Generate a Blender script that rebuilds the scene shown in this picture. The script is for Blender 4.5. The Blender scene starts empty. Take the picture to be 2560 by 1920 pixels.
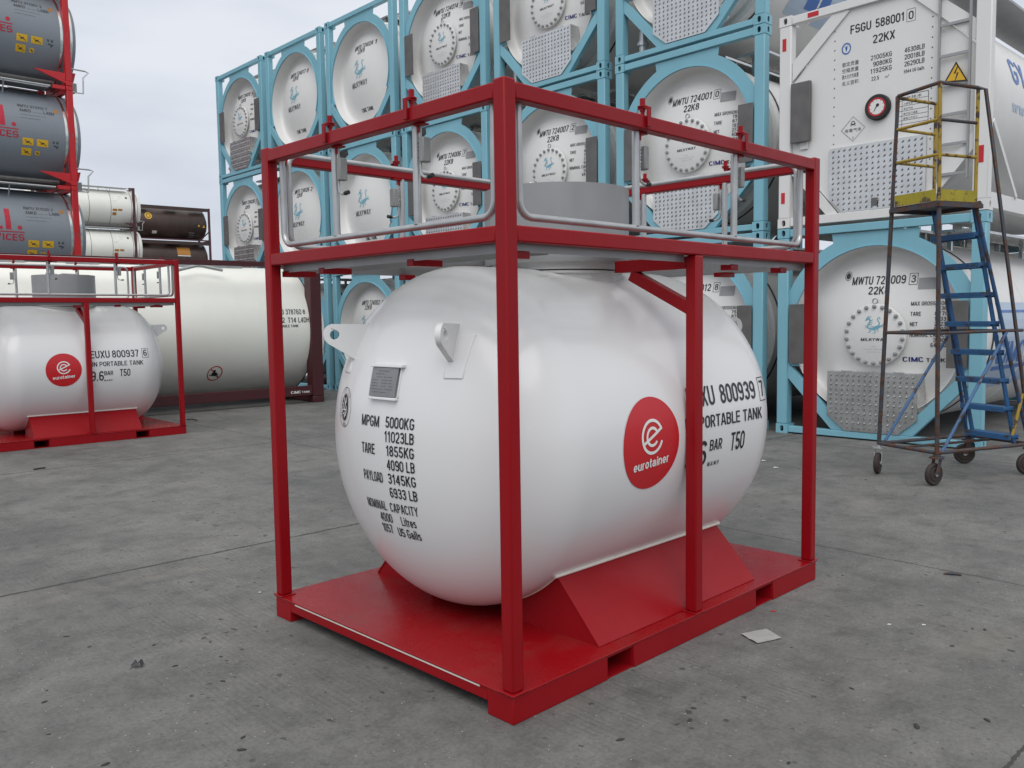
import bpy, bmesh, math, random
from math import sin, cos, pi, radians, sqrt
from mathutils import Vector, Matrix
from mathutils.geometry import tessellate_polygon
random.seed(7)
S = bpy.context.scene
COL = S.collection

# ------------------------------------------------------------------ camera
CAM_H, PITCH, ROLL, F_PX = 1.5214, -0.0770, -0.0148, 2137.3
cd = bpy.data.cameras.new('camera'); cam = bpy.data.objects.new('camera', cd); COL.objects.link(cam)
cd.sensor_width = 36.0; cd.lens = F_PX / 2560 * 36.0; cd.clip_start = 0.05; cd.clip_end = 3000
up0 = Vector((0, -sin(PITCH), cos(PITCH))); fw = Vector((0, cos(PITCH), sin(PITCH))); ex = Vector((1, 0, 0))
rt = ex * cos(ROLL) + up0 * sin(ROLL); up = -ex * sin(ROLL) + up0 * cos(ROLL)
M = Matrix((rt, up, -fw)).transposed().to_4x4(); M.translation = (0, 0, CAM_H)
cam.matrix_world = M
S.camera = cam
S.view_settings.view_transform = 'Standard'; S.view_settings.look = 'None'
S.cycles.max_bounces = 6; S.cycles.diffuse_bounces = 3; S.cycles.glossy_bounces = 3
S.view_settings.exposure = 0.0; S.view_settings.gamma = 1.0

# ------------------------------------------------------------------ overcast sky and soft sun
SUN_EL, SUN_AZ = radians(52), radians(186)      # azimuth clockwise from +Y: behind the camera, over the shoulder
w = bpy.data.worlds.new("World"); S.world = w; w.use_nodes = True
nt = w.node_tree; nt.nodes.clear()
def N(t, **k):
    n = nt.nodes.new(t)
    for a, b in k.items(): setattr(n, a, b)
    return n
out = N('ShaderNodeOutputWorld'); mix = N('ShaderNodeMixShader'); mix.inputs[0].default_value = 0.93
bg1 = N('ShaderNodeBackground'); bg1.inputs[1].default_value = 0.07
sky = N('ShaderNodeTexSky', sky_type='NISHITA', sun_disc=False); sky.sun_elevation = SUN_EL; sky.sun_rotation = SUN_AZ
nt.links.new(sky.outputs[0], bg1.inputs[0])
bg2 = N('ShaderNodeBackground'); bg2.inputs[1].default_value = 1.13
tc = N('ShaderNodeTexCoord'); mp = N('ShaderNodeMapping'); mp.inputs['Scale'].default_value = (1.0, 1.0, 3.4)
mp.inputs['Location'].default_value = (0.7, 0.2, 0.35)
nz = N('ShaderNodeTexNoise'); nz.inputs['Scale'].default_value = 2.3; nz.inputs['Detail'].default_value = 5; nz.inputs['Roughness'].default_value = 0.48
cr = N('ShaderNodeValToRGB')
cr.color_ramp.elements[0].position = 0.33; cr.color_ramp.elements[0].color = (0.53, 0.575, 0.66, 1)
cr.color_ramp.elements[1].position = 0.64; cr.color_ramp.elements[1].color = (0.735, 0.765, 0.825, 1)
nt.links.new(tc.outputs['Generated'], mp.inputs[0]); nt.links.new(mp.outputs[0], nz.inputs[0])
nt.links.new(nz.outputs[0], cr.inputs[0])
sz = N('ShaderNodeSeparateXYZ'); zr = N('ShaderNodeValToRGB'); zm = N('ShaderNodeMix', data_type='RGBA')      # the overcast is whiter and brighter towards the zenith
zr.color_ramp.elements[0].position = 0.40; zr.color_ramp.elements[0].color = (0, 0, 0, 1); zr.color_ramp.elements[1].position = 0.85; zr.color_ramp.elements[1].color = (1, 1, 1, 1)
nt.links.new(tc.outputs['Generated'], sz.inputs[0]); nt.links.new(sz.outputs[2], zr.inputs[0]); nt.links.new(zr.outputs[0], zm.inputs[0])
nt.links.new(cr.outputs[0], zm.inputs[6]); zm.inputs[7].default_value = (0.94, 0.945, 0.95, 1); nt.links.new(zm.outputs[2], bg2.inputs[0])
nt.links.new(bg1.outputs[0], mix.inputs[1]); nt.links.new(bg2.outputs[0], mix.inputs[2]); nt.links.new(mix.outputs[0], out.inputs[0])
ld = bpy.data.lights.new('sun', 'SUN'); ld.energy = 1.45; ld.angle = radians(50); ld.color = (1, 0.975, 0.945)
sun = bpy.data.objects.new('sun', ld); COL.objects.link(sun)
sd = Vector((sin(SUN_AZ) * cos(SUN_EL), cos(SUN_AZ) * cos(SUN_EL), sin(SUN_EL)))
sun.rotation_euler = sd.to_track_quat('Z', 'Y').to_euler(); sun.location = (0, -6, 12)

# ------------------------------------------------------------------ materials
def srgb(r, g, b):
    f = lambda c: ((c / 255 + 0.055) / 1.055) ** 2.4 if c > 10 else c / 255 / 12.92
    return (f(r), f(g), f(b), 1)
class Mat:
    def __init__(s, name):
        s.m = bpy.data.materials.new(name); s.m.use_nodes = True; s.nt = s.m.node_tree
        s.b = s.nt.nodes['Principled BSDF']
    def n(s, t, **k):
        x = s.nt.nodes.new(t)
        for a, b in k.items(): setattr(x, a, b)
        return x
    def l(s, a, b): s.nt.links.new(a, b)
    def noise(s, scale, detail=4, rough=0.5, coord='Object', stretch=None):
        t = s.n('ShaderNodeTexCoord'); m = s.n('ShaderNodeMapping')
        if stretch: m.inputs['Scale'].default_value = stretch
        x = s.n('ShaderNodeTexNoise'); x.inputs['Scale'].default_value = scale; x.inputs['Detail'].default_value = detail; x.inputs['Roughness'].default_value = rough
        if coord == 'Object':      # no two copies carry the same marks
            oi = s.n('ShaderNodeObjectInfo'); sc_ = s.n('ShaderNodeMath', operation='MULTIPLY'); sc_.inputs[1].default_value = 37.0; s.l(oi.outputs['Random'], sc_.inputs[0]); s.l(sc_.outputs[0], m.inputs['Location'])
        s.l(t.outputs[coord], m.inputs[0]); s.l(m.outputs[0], x.inputs[0]); return x
    def ramp(s, src, stops):
        r = s.n('ShaderNodeValToRGB'); e = r.color_ramp.elements
        while len(e) < len(stops): e.new(0.5)
        for i, (p, c) in enumerate(stops): e[i].position = p; e[i].color = c if len(c) == 4 else (*c, 1)
        s.l(src, r.inputs[0]); return r
    def mixc(s, fac, a, b, blend='MIX'):
        x = s.n('ShaderNodeMix', data_type='RGBA', blend_type=blend)
        for sock, v in ((x.inputs[0], fac), (x.inputs[6], a), (x.inputs[7], b)):
            if hasattr(v, 'links'): s.l(v, sock)
            else: sock.default_value = v
        return x.outputs[2]
    def math(s, op, a, b=0.0, c=None):
        x = s.n('ShaderNodeMath', operation=op)
        for i, v in enumerate((a, b, c)):
            if v is None: continue
            if hasattr(v, 'links'): s.l(v, x.inputs[i])
            else: x.inputs[i].default_value = v
        return x.outputs[0]
    def bump(s, h, strength, dist=0.01):
        x = s.n('ShaderNodeBump'); x.inputs['Strength'].default_value = strength; x.inputs['Distance'].default_value = dist
        s.l(h, x.inputs['Height']); s.l(x.outputs[0], s.b.inputs['Normal'])
def g(v): return (v, v, v, 1)
def paint(name, col, rough=0.35, var=0.08, dirt=0.0, dirtcol=(0.12, 0.10, 0.08, 1), scale=1.6, metal=0.0, bump=0.03, spec=0.5, coat=0.0):
    """sprayed paint: slow tone drift, faint streaks and dust, orange peel"""
    M_ = Mat(name); b = M_.b
    n1 = M_.noise(scale, 6, 0.55); lo = tuple(c * (1 - var) for c in col[:3]) + (1,); hi = tuple(min(1, c * (1 + var)) for c in col[:3]) + (1,)
    c = M_.ramp(n1.outputs[0], [(0.3, lo), (0.7, hi)]).outputs[0]
    if dirt:
        n2 = M_.noise(2.2, 8, 0.65, stretch=(1.5, 1.5, 0.35))
        f = M_.ramp(n2.outputs[0], [(0.5, g(0)), (0.85, g(dirt))]).outputs[0]
        c = M_.mixc(f, c, dirtcol)
        n4 = M_.noise(38, 3, 0.6); f2 = M_.ramp(n4.outputs[0], [(0.72, g(0)), (0.8, g(dirt * 1.3))]).outputs[0]
        c = M_.mixc(f2, c, dirtcol)
    M_.l(c, b.inputs['Base Color'])
    if var > 0.013:
        n3 = M_.noise(7, 5, 0.6); r = M_.ramp(n3.outputs[0], [(0.3, g(max(0.02, rough - 0.07))), (0.7, g(rough + 0.09))]).outputs[0]
        M_.l(r, b.inputs['Roughness'])
    else: b.inputs['Roughness'].default_value = rough
    b.inputs['Metallic'].default_value = metal
    b.inputs['Specular IOR Level'].default_value = spec; b.inputs['Coat Weight'].default_value = coat; b.inputs['Coat Roughness'].default_value = 0.12
    if bump: M_.bump(M_.noise(60, 3, 0.5).outputs[0], bump, 0.004)
    return M_.m
RED = paint('red gloss paint', (0.272, 0.0042, 0.0085, 1), 0.36, 0.06, 0.05, (0.14, 0.03, 0.025, 1), bump=0.05, spec=0.22)
RED_DECK = paint('red deck paint', (0.275, 0.0042, 0.0075, 1), 0.24, 0.08, 0.45, (0.20, 0.06, 0.05, 1), bump=0.08, spec=0.30)
RED2 = paint('red frame paint', (0.50, 0.012, 0.018, 1), 0.45, 0.08, 0.12, (0.12, 0.03, 0.03, 1))
WHITE = paint('white tank paint', (0.725, 0.725, 0.725, 1), 0.27, 0.012, 0.0, bump=0.0, coat=0.3)
CWHITE = paint('container white paint', (0.74, 0.735, 0.72, 1), 0.4, 0.02, 0.10, (0.45, 0.43, 0.38, 1))
BWHITE = paint('weathered white paint', (0.82, 0.82, 0.755, 1), 0.38, 0.03, 0.12, (0.5, 0.48, 0.40, 1), scale=0.8)
BLUE = paint('sky blue paint', (0.205, 0.455, 0.55, 1), 0.42, 0.06, 0.2, (0.12, 0.24, 0.27, 1))
MAROON = paint('maroon paint', (0.062, 0.011, 0.014, 1), 0.5, 0.12, 0.2, (0.05, 0.03, 0.03, 1))
DARKRED = paint('dark brown red paint', (0.07, 0.018, 0.028, 1), 0.5, 0.15, 0.25)
GREYTANK = paint('blue grey tank paint', (0.215, 0.24, 0.27, 1), 0.4, 0.05, 0.12, (0.2, 0.22, 0.24, 1), scale=0.7)
BROWNTANK = paint('dark brown tank paint', (0.045, 0.025, 0.020, 1), 0.42, 0.35, 0.5, (0.10, 0.07, 0.055, 1), scale=0.6)
GALV = paint('galvanised steel', (0.47, 0.48, 0.48, 1), 0.36, 0.12, 0.15, (0.27, 0.27, 0.27, 1), scale=9, metal=0.7)
STEEL = paint('brushed steel plate', (0.33, 0.335, 0.34, 1), 0.38, 0.05, 0.1, (0.2, 0.2, 0.2, 1), scale=3, metal=0.35)
ALU = paint('aluminium tread plate', (0.62, 0.62, 0.61, 1), 0.24, 0.06, 0.3, (0.26, 0.25, 0.23, 1), metal=1.0, scale=4)
CHROME = paint('polished band', (0.75, 0.75, 0.70, 1), 0.18, 0.04, 0, metal=0.95)
PLATE = paint('dull grey plate', (0.145, 0.138, 0.135, 1), 0.45, 0.14, 0.4, (0.10, 0.08, 0.07, 1), scale=6, metal=0.4)
LABELP = paint('grey foil label', (0.30, 0.30, 0.31, 1), 0.4, 0.08, 0.2, (0.2, 0.2, 0.2, 1), scale=9)
NAMEP = paint('etched name plate', (0.25, 0.25, 0.255, 1), 0.4, 0.1, 0.2, scale=12, metal=0.5)
GREYBOX = paint('grey cast box', (0.27, 0.275, 0.27, 1), 0.5, 0.08, 0.15, metal=0.2, scale=8)
BLACK = paint('black rubber', (0.015, 0.015, 0.016, 1), 0.55, 0.2, 0.1)
INK = paint('black lettering', (0.012, 0.013, 0.022, 1), 0.4, 0.0, 0, bump=0)
INKGREY = paint('grey lettering', (0.045, 0.045, 0.05, 1), 0.5, 0.0, 0, bump=0)
INKBLUE = paint('blue lettering', (0.012, 0.02, 0.16, 1), 0.4, 0.0, 0, bump=0)
INKTEAL = paint('teal emblem', (0.17, 0.42, 0.53, 1), 0.4, 0.0, 0, bump=0)
INKWHITE = paint('white lettering', (0.76, 0.76, 0.74, 1), 0.4, 0.0, 0, bump=0)
INKRED = paint('red lettering', (0.46, 0.012, 0.035, 1), 0.4, 0.03, 0, bump=0)
DECALRED = paint('red decal', (0.52, 0.012, 0.018, 1), 0.3, 0.03, 0.03, (0.4, 0.1, 0.1, 1), bump=0)
INKYEL = paint('yellow marking', (0.72, 0.43, 0.02, 1), 0.5, 0.08, 0.2, (0.25, 0.12, 0.02, 1), bump=0)
INKORANGE = paint('orange marking', (0.42, 0.18, 0.025, 1), 0.5, 0.08, 0.2, bump=0)
PALEBLUE = paint('pale blue label', (0.42, 0.52, 0.64, 1), 0.4, 0.03, 0.05, bump=0)
MIDBLUE = paint('mid blue label', (0.06, 0.16, 0.45, 1), 0.4, 0.05, 0.05, bump=0)
CASTW = paint('bare weld white', (0.74, 0.69, 0.62, 1), 0.5, 0.06, 0.12, (0.4, 0.25, 0.18, 1), scale=14)
def worn(name, col, rust=(0.075, 0.032, 0.016, 1), lim=0.5, dark=(0.03, 0.025, 0.025, 1)):
    """old paint flaking to rust"""
    M_ = Mat(name); n = M_.noise(9, 9, 0.65); f = M_.ramp(n.outputs[0], [(lim - 0.03, g(0)), (lim + 0.03, g(1))]).outputs[0]
    n2 = M_.noise(30, 5, 0.6); r = M_.ramp(n2.outputs[0], [(0.35, dark), (0.65, rust)]).outputs[0]
    n3 = M_.noise(4, 6, 0.6); c0 = M_.ramp(n3.outputs[0], [(0.3, tuple(x * 0.7 for x in col[:3]) + (1,)), (0.7, col)]).outputs[0]
    M_.l(M_.mixc(f, c0, r), M_.b.inputs['Base Color']); M_.b.inputs['Roughness'].default_value = 0.6
    M_.bump(f, 0.2, 0.002); return M_.m
W_BLUE = worn('worn blue paint', (0.025, 0.085, 0.21, 1), lim=0.54)
W_STEP = worn('blue step paint', (0.025, 0.115, 0.28, 1), lim=0.58, rust=(0.05, 0.06, 0.09, 1))
W_DARK = worn('rusty dark tube', (0.055, 0.06, 0.075, 1), rust=(0.12, 0.045, 0.02, 1), lim=0.50)
W_YEL = worn('worn yellow paint', (0.40, 0.27, 0.03, 1), lim=0.56)
W_TOE = worn('yellow toe board paint', (0.40, 0.33, 0.022, 1), lim=0.57, rust=(0.14, 0.09, 0.03, 1), dark=(0.06, 0.05, 0.03, 1))
W_PALE = worn('pale blue brace paint', (0.06, 0.15, 0.31, 1), lim=0.55)

# ---- sign-writer's condensed sans: every letter as strokes (x, y in cap heights, stroke 0.135)
FT = 0.135
def _E(cx, cy, rx, ry, a0, a1, n=9): return [(cx + rx * cos(radians(a0 + (a1 - a0) * i / n)), cy + ry * sin(radians(a0 + (a1 - a0) * i / n))) for i in range(n + 1)]
def _font():
    h = FT / 2; L = h; W = 0.53; R = W - h; B = h; T = 1 - h; c = W / 2; r = c - h; q = 0.23
    top = lambda a0, a1: _E(c, T - q, r, q, a0, a1); bot = lambda a0, a1: _E(c, B + q, r, q, a0, a1)
    O = ('c', top(0, 180) + bot(180, 360)); G = {}
    G['O'] = G['0'] = (W, [O]); G['Q'] = (W, [O, [(.30, .22), (.50, -.02)]])
    G['C'] = (W, [top(12, 180) + bot(180, 348)]); G['G'] = (W, [top(12, 180) + bot(180, 360) + [(R, .46), (.27, .46)]])
    G['D'] = (W, [('c', [(L, B), (c - .03, B)] + _E(c - .03, B + .27, r + .03, .27, -90, 0)[1:] + _E(c - .03, T - .27, r + .03, .27, 0, 90) + [(L, T)])])
    for k, w_, p in (('I', .24, [[(.12, 0), (.12, 1)]]), ('L', .46, [[(L, 1), (L, B), (.46, B)]]), ('T', .50, [[(0, T), (.50, T)], [(.25, T - h), (.25, 0)]]),
                     ('E', .48, [[(.48, T), (L, T), (L, B), (.48, B)], [(2 * h, .52), (.44, .52)]]), ('F', .46, [[(.46, T), (L, T), (L, 0)], [(2 * h, .50), (.41, .50)]]),
                     ('H', .55, [[(L, 0), (L, 1)], [(.55 - h, 0), (.55 - h, 1)], [(2 * h, .53), (.55 - 2 * h, .53)]]),
                     ('N', .56, [[(L, 0), (L, 1)], [(.56 - h, 0), (.56 - h, 1)], [(.07, .97), (.49, .03)]]), ('M', .68, [[(L, 0), (L, 1)], [(.68 - h, 0), (.68 - h, 1)], [(.075, .97), (.34, .05), (.605, .97)]]),
                     ('A', .58, [[(.06, 0), (.255, .98)], [(.325, .98), (.52, 0)], [(.15, .30), (.43, .30)], [(.19, .935), (.39, .935)]]), ('V', .56, [[(.06, 1), (.28, .05), (.50, 1)]]), ('W', .82, [[(.06, 1), (.22, .06), (.41, .95), (.60, .06), (.76, 1)]]),
                     ('X', .54, [[(.06, 0), (.48, 1)], [(.06, 1), (.48, 0)]]), ('Y', .54, [[(.05, 1), (.27, .46), (.49, 1)], [(.27, .50), (.27, 0)]]), ('Z', .50, [[(.04, T), (.44, T), (.07, B), (.48, B)]]),
                     ('K', .55, [[(L, 0), (L, 1)], [(.49, 1), (.12, .42)], [(.22, .56), (.50, 0)]]), ('J', .44, [[(.44 - h, 1), (.44 - h, .26)] + _E(.22, B + .19, .155, .19, 0, -180)])): G[k] = (w_, p)
    G['U'] = (W, [[(L, 1), (L, B + q)] + bot(180, 360)[1:] + [(R, 1)]])
    P_ = lambda lo: [(L, T), (c, T)] + _E(c, (T + lo) / 2, r, (T - lo) / 2, 90, -90)[1:] + [(L, lo)]
    G['P'] = (W, [[(L, 0), (L, 1)], P_(.44)]); G['R'] = (W + .01, [[(L, 0), (L, 1)], P_(.47), [(.28, .45), (.48, 0)]])
    G['B'] = (W, [[(L, 0), (L, 1)], P_(.53), [(L, .53), (c, .53)] + _E(c, (.53 + B) / 2, r, (.53 - B) / 2, 90, -90)[1:] + [(L, B)]])
    G['S'] = (W, [_E(c, T - .215, r, .215, 15, 180) + _E(c - .0, .55, r, .07, 185, 260, 3) + _E(c, .43, r, .09, 75, 5, 4) + _E(c, B + .215, r, .215, 0, -165)])
    G['1'] = (.40, [[(.25, 0), (.25, 1)], [(.06, .74), (.20, .84), (.235, .98)]])
    G['2'] = (W, [_E(c, T - .22, r, .22, 170, -20) + [(.34, .42), (.14, .20), (L + .02, B), (W, B)]])
    G['3'] = (W, [_E(c, T - .20, r - .01, .20, 165, -90) + [(.18, .53)], [(.20, .53)] + _E(c, B + .235, r, .235, 88, -165)])
    G['4'] = (W + .02, [[(.50, .27), (.04, .27), (.345, .93)], [(.375, 0), (.375, 1)]])
    G['5'] = (W, [[(.48, T), (.13, T), (.085, .50)] + _E(c, B + .25, r, .25, 120, -165)])
    G['6'] = (W, [_E(c, T - .24, r, .24, 25, 180) + [(L, B + .24)], ('c', _E(c, B + .24, r, .24, 0, 350, 16))])
    G['9'] = (W, [_E(c, B + .24, r, .24, 205, 360) + [(R, T - .24)], ('c', _E(c, T - .24, r, .24, 0, 350, 16))])
    G['7'] = (W - .02, [[(.02, T), (.45, T), (.30, .55), (.21, 0)]])
    G['8'] = (W, [('c', _E(c, T - .195, r - .02, .195, 0, 350, 16)), ('c', _E(c, B + .23, r, .23, 0, 350, 16))])
    x = .72; t2 = x - h; cx = .24; rl = cx - h; m = (t2 + B) / 2; ry = (t2 - B) / 2
    o = _E(cx, m, rl, ry, 0, 348, 18)
    G['o'] = (.48, [('c', o)]); G['e'] = (.48, [[(2 * h, m - .02), (.48 - h, m - .02)] + _E(cx, m, rl, ry, 8, 318, 16)]); G['c'] = (.44, [_E(cx, m, rl, ry, 45, 315, 14)])
    G['u'] = (.48, [[(L, x), (L, B + .2)] + _E(cx, B + .2, rl, .2, 180, 360) + [(.48 - h, x)], [(.48 - h, 0), (.48 - h, .28)]]); G['n'] = (.48, [[(L, 0), (L, x)], [(L, .42)] + _E(cx, t2 - .2, rl, .2, 170, 0) + [(.48 - h, 0)]])
    G['r'] = (.32, [[(L, 0), (L, x)], [(L, .46)] + _E(.27, t2 - .19, .2, .19, 165, 85, 5)]); G['i'] = (.20, [[(.10, 0), (.10, x)], [(.10, .83), (.10, .97)]]); G['l'] = (.20, [[(.10, 0), (.10, 1)]])
    G['t'] = (.32, [[(.14, .95), (.14, .2)] + _E(.27, .2, .13, .2 - h, 180, 280, 4), [(0, t2), (.31, t2)]])
    G['a'] = (.47, [_E(cx, t2 - .19, rl - .01, .19, 160, 0) + [(.47 - h, 0)], ('c', _E(cx - .02, B + .17, rl - .02, .17, 0, 345, 12))])
    G['s'] = (.42, [_E(.21, t2 - .145, .145, .145, 25, 190, 8) + _E(.21, B + .16, .145, .16, 60, -160, 9)]); G['w'] = (.66, [[(.05, x), (.18, .05), (.33, x - .04), (.48, .05), (.61, x)]])
    G['m'] = (.70, [[(L, 0), (L, x)], [(L, .42)] + _E(.21, t2 - .2, .14, .2, 170, 0, 7) + [(.35, 0)], [(.35, .42)] + _E(.49, t2 - .2, .14, .2, 170, 0, 7) + [(.63, 0)]])
    G['y'] = (.46, [[(.05, x), (.23, .06)], [(.41, x), (.17, -.25)]]); G['k'] = (.46, [[(L, 0), (L, 1)], [(.40, x), (.12, .30)], [(.20, .42), (.42, 0)]]); G['p'] = (.48, [[(L, -.26), (L, x)], ('c', o)]); G['j'] = (.22, [[(.12, x), (.12, -.2)], [(.12, .83), (.12, .97)]])
    G['.'] = (.20, [[(.10, 0), (.10, .14)]]); G['-'] = (.36, [[(.04, .38), (.32, .38)]]); G['+'] = (.5, [[(.04, .45), (.46, .45)], [(.25, .24), (.25, .66)]])
    return G
FONT = _font()
def _tidy(pts):
    o = [pts[0]]
    for p in pts[1:]:
        if abs(p[0] - o[-1][0]) + abs(p[1] - o[-1][1]) > .004: o.append(p)
    return o
def _split(pts):       # acute corners become two strokes
    runs = [[pts[0]]]
    for i in range(1, len(pts)):
        runs[-1].append(pts[i])
        if i < len(pts) - 1:
            a, b, c = Vector(pts[i - 1]), Vector(pts[i]), Vector(pts[i + 1])
            if (b - a).normalized().dot((c - b).normalized()) < -.35: runs.append([pts[i]])
    return runs
def _ribbon(pts, r, closed):
    n = len(pts); V = []
    for i, (x, y) in enumerate(pts):
        a = pts[i - 1] if (i or closed) else None; b = pts[(i + 1) % n] if (i < n - 1 or closed) else None
        def nd(p, q_): dx, dy = q_[0] - p[0], q_[1] - p[1]; l_ = sqrt(dx * dx + dy * dy) or 1e-6; return (-dy / l_, dx / l_)
        if a is None: nx, ny = nd((x, y), b); k = 1
        elif b is None: nx, ny = nd(a, (x, y)); k = 1
        else:
            n1, n2 = nd(a, (x, y)), nd((x, y), b); nx, ny = n1[0] + n2[0], n1[1] + n2[1]; l_ = sqrt(nx * nx + ny * ny)
            if l_ < 1e-3: nx, ny, l_ = n1[0], n1[1], 1
            nx, ny = nx / l_, ny / l_; k = min(1 / max(nx * n1[0] + ny * n1[1], .25), 2.2)
        V += [(x + nx * r * k, y + ny * r * k), (x - nx * r * k, y - ny * r * k)]
    F = [(2 * i, 2 * i + 1, (2 * i + 3) % (2 * n), (2 * i + 2) % (2 * n)) for i in range(n if closed else n - 1)]
    return V, F
def sign_glyphs(body, bold):
    """strokes of a line of writing: list of (verts, faces), cap height 1"""
    out = []; x = 0.0
    for ch in body:
        if ch == ' ': x += .30; continue
        w_, ps = FONT.get(ch) or FONT['-']
        for p in ps:
            cl = p[0] == 'c'
            for q in ([_tidy(p[1])] if cl else _split(_tidy(p))): V, F = _ribbon(q, FT / 2 * (1 + bold), cl); out.append(([(x + a, b) for a, b in V], F))
        x += w_ + .085
    return out
# ------------------------------------------------------------------ mesh helpers
def P3(o, a, b):      # 2D -> 3D mapper on a plane with origin o and unit axes a, b
    o, a, b = Vector(o), Vector(a), Vector(b)
    return lambda x, y: o + a * x + b * y
class MB:
    def __init__(s): s.v = []; s.f = []; s.marks = []
    def add(s, vs, fs):
        k = len(s.v); s.v += [tuple(x) for x in vs]; s.f += [tuple(k + i for i in f) for f in fs]
    def box(s, x0, y0, z0, x1, y1, z1, mtx=None):
        vs = [Vector((x, y, z)) for z in (z0, z1) for y in (y0, y1) for x in (x0, x1)]
        if mtx: vs = [mtx @ v for v in vs]
        s.add(vs, [(0, 2, 3, 1), (4, 5, 7, 6), (0, 1, 5, 4), (2, 6, 7, 3), (0, 4, 6, 2), (1, 3, 7, 5)]); return s
    def bar(s, a, b, w_, h_, upv=(0, 0, 1)):   # rectangular bar from a to b
        a, b = Vector(a), Vector(b); d = (b - a).normalized(); u = Vector(upv)
        if abs(d.dot(u)) > 0.98: u = Vector((1, 0, 0))
        x = d.cross(u).normalized(); y = x.cross(d)
        vs = []
        for p in (a, b):
            for i, j in ((-1, -1), (1, -1), (1, 1), (-1, 1)): vs.append(p + x * w_ / 2 * i + y * h_ / 2 * j)
        s.add(vs, [(3, 2, 1, 0), (4, 5, 6, 7)] + [(i, (i + 1) % 4, 4 + (i + 1) % 4, 4 + i) for i in range(4)]); return s
    def tube(s, pts, r, seg=10, closed=False, caps=True):
        pts = [Vector(p) for p in pts]; n = len(pts); rings = []; px = None
        for i, p in enumerate(pts):
            if closed: t = (pts[(i + 1) % n] - pts[i - 1])
            else: t = pts[min(i + 1, n - 1)] - pts[max(i - 1, 0)]
            t.normalize()
            if px is None:
                a = Vector((0, 0, 1)) if abs(t.z) < 0.9 else Vector((1, 0, 0)); px = t.cross(a).normalized()
            else:
                px = (px - t * px.dot(t)).normalized()
            py = t.cross(px)
            rr = r[i] if isinstance(r, (list, tuple)) else r
            rings.append([p + (px * cos(2 * pi * k / seg) + py * sin(2 * pi * k / seg)) * rr for k in range(seg)])
        vs = [v for rg in rings for v in rg]; fs = []
        for i in range(n if closed else n - 1):
            for k in range(seg):
                j = (i + 1) % n
                fs.append((i * seg + k, i * seg + (k + 1) % seg, j * seg + (k + 1) % seg, j * seg + k))
        if caps and not closed: fs += [tuple(reversed(range(seg))), tuple((n - 1) * seg + k for k in range(seg))]
        s.add(vs, fs); return s
    def lathe(s, prof, o=(0, 0, 0), axis=(0, 1, 0), seg=48, closed=False):   # prof: (radius, distance along the axis)
        o = Vector(o); ax = Vector(axis).normalized(); a = ax.orthogonal().normalized(); b = ax.cross(a)
        vs = []; fs = []; n = len(prof)
        for r, d in prof:
            for k in range(seg):
                t = 2 * pi * k / seg; vs.append(o + ax * d + (a * cos(t) + b * sin(t)) * max(r, 0.0003))
        for i in range(n - 1 + (1 if closed else 0)):
            j = (i + 1) % n
            for k in range(seg): fs.append((i * seg + k, i * seg + (k + 1) % seg, j * seg + (k + 1) % seg, j * seg + k))
        if not closed:
            if prof[0][0] > 0.001: fs.append(tuple(reversed(range(seg))))
            if prof[-1][0] > 0.001: fs.append(tuple((n - 1) * seg + k for k in range(seg)))
        s.add(vs, fs); return s
    def plate(s, outer, holes, fn, thick, nrm):   # 2D outline with holes -> slab; fn maps (x, y) to 3D, slab grows along nrm
        loops = [outer] + list(holes); flat = [p for l_ in loops for p in l_]
        tri = tessellate_polygon([[Vector((x, y, 0)) for x, y in l_] for l_ in loops])
        n = Vector(nrm) * thick; m = len(flat)
        vs = [fn(x, y) for x, y in flat]; vs = vs + [v + n for v in vs]
        fs = [tuple(t) for t in tri] + [tuple(m + i for i in reversed(t)) for t in tri]
        k = 0
        for l_ in loops:
            q = len(l_); fs += [(k + i, k + (i + 1) % q, m + k + (i + 1) % q, m + k + i) for i in range(q)]; k += q
        s.add(vs, fs); return s
    def flat(s, outer, holes, fn):                # the same without thickness (decals on a skin)
        loops = [outer] + list(holes); flat = [p for l_ in loops for p in l_]
        tri = tessellate_polygon([[Vector((x, y, 0)) for x, y in l_] for l_ in loops])
        s.add([fn(x, y) for x, y in flat], [tuple(t) for t in tri]); return s
    def patch(s, x0, y0, x1, y1, fn, nx=6, ny=6):
        vs = [fn(x0 + (x1 - x0) * i / nx, y0 + (y1 - y0) * j / ny) for j in range(ny + 1) for i in range(nx + 1)]
        s.add(vs, [(j * (nx + 1) + i, j * (nx + 1) + i + 1, (j + 1) * (nx + 1) + i + 1, (j + 1) * (nx + 1) + i) for j in range(ny) for i in range(nx)]); return s
    def ring(s, cx, cy, r0, r1, fn, a0=0, a1=360, n=40, sx=1.0):
        full = abs(a1 - a0) >= 360; vs = []; c_ = n if full else n + 1
        for i in range(c_):
            t = radians(a0 + (a1 - a0) * i / n)
            for r in (r0, r1): vs.append(fn(cx + r * sx * cos(t), cy + r * sin(t)))
        s.add(vs, [(2 * i, 2 * i + 1, (2 * i + 3) % (2 * c_), (2 * i + 2) % (2 * c_)) for i in range(n)]); return s
    def disc(s, cx, cy, r, fn, n=40, k=6, sx=1.0):
        for j in range(k): s.ring(cx, cy, max(r * j / k, 0.0005), r * (j + 1) / k, fn, n=n, sx=sx)
        return s
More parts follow.
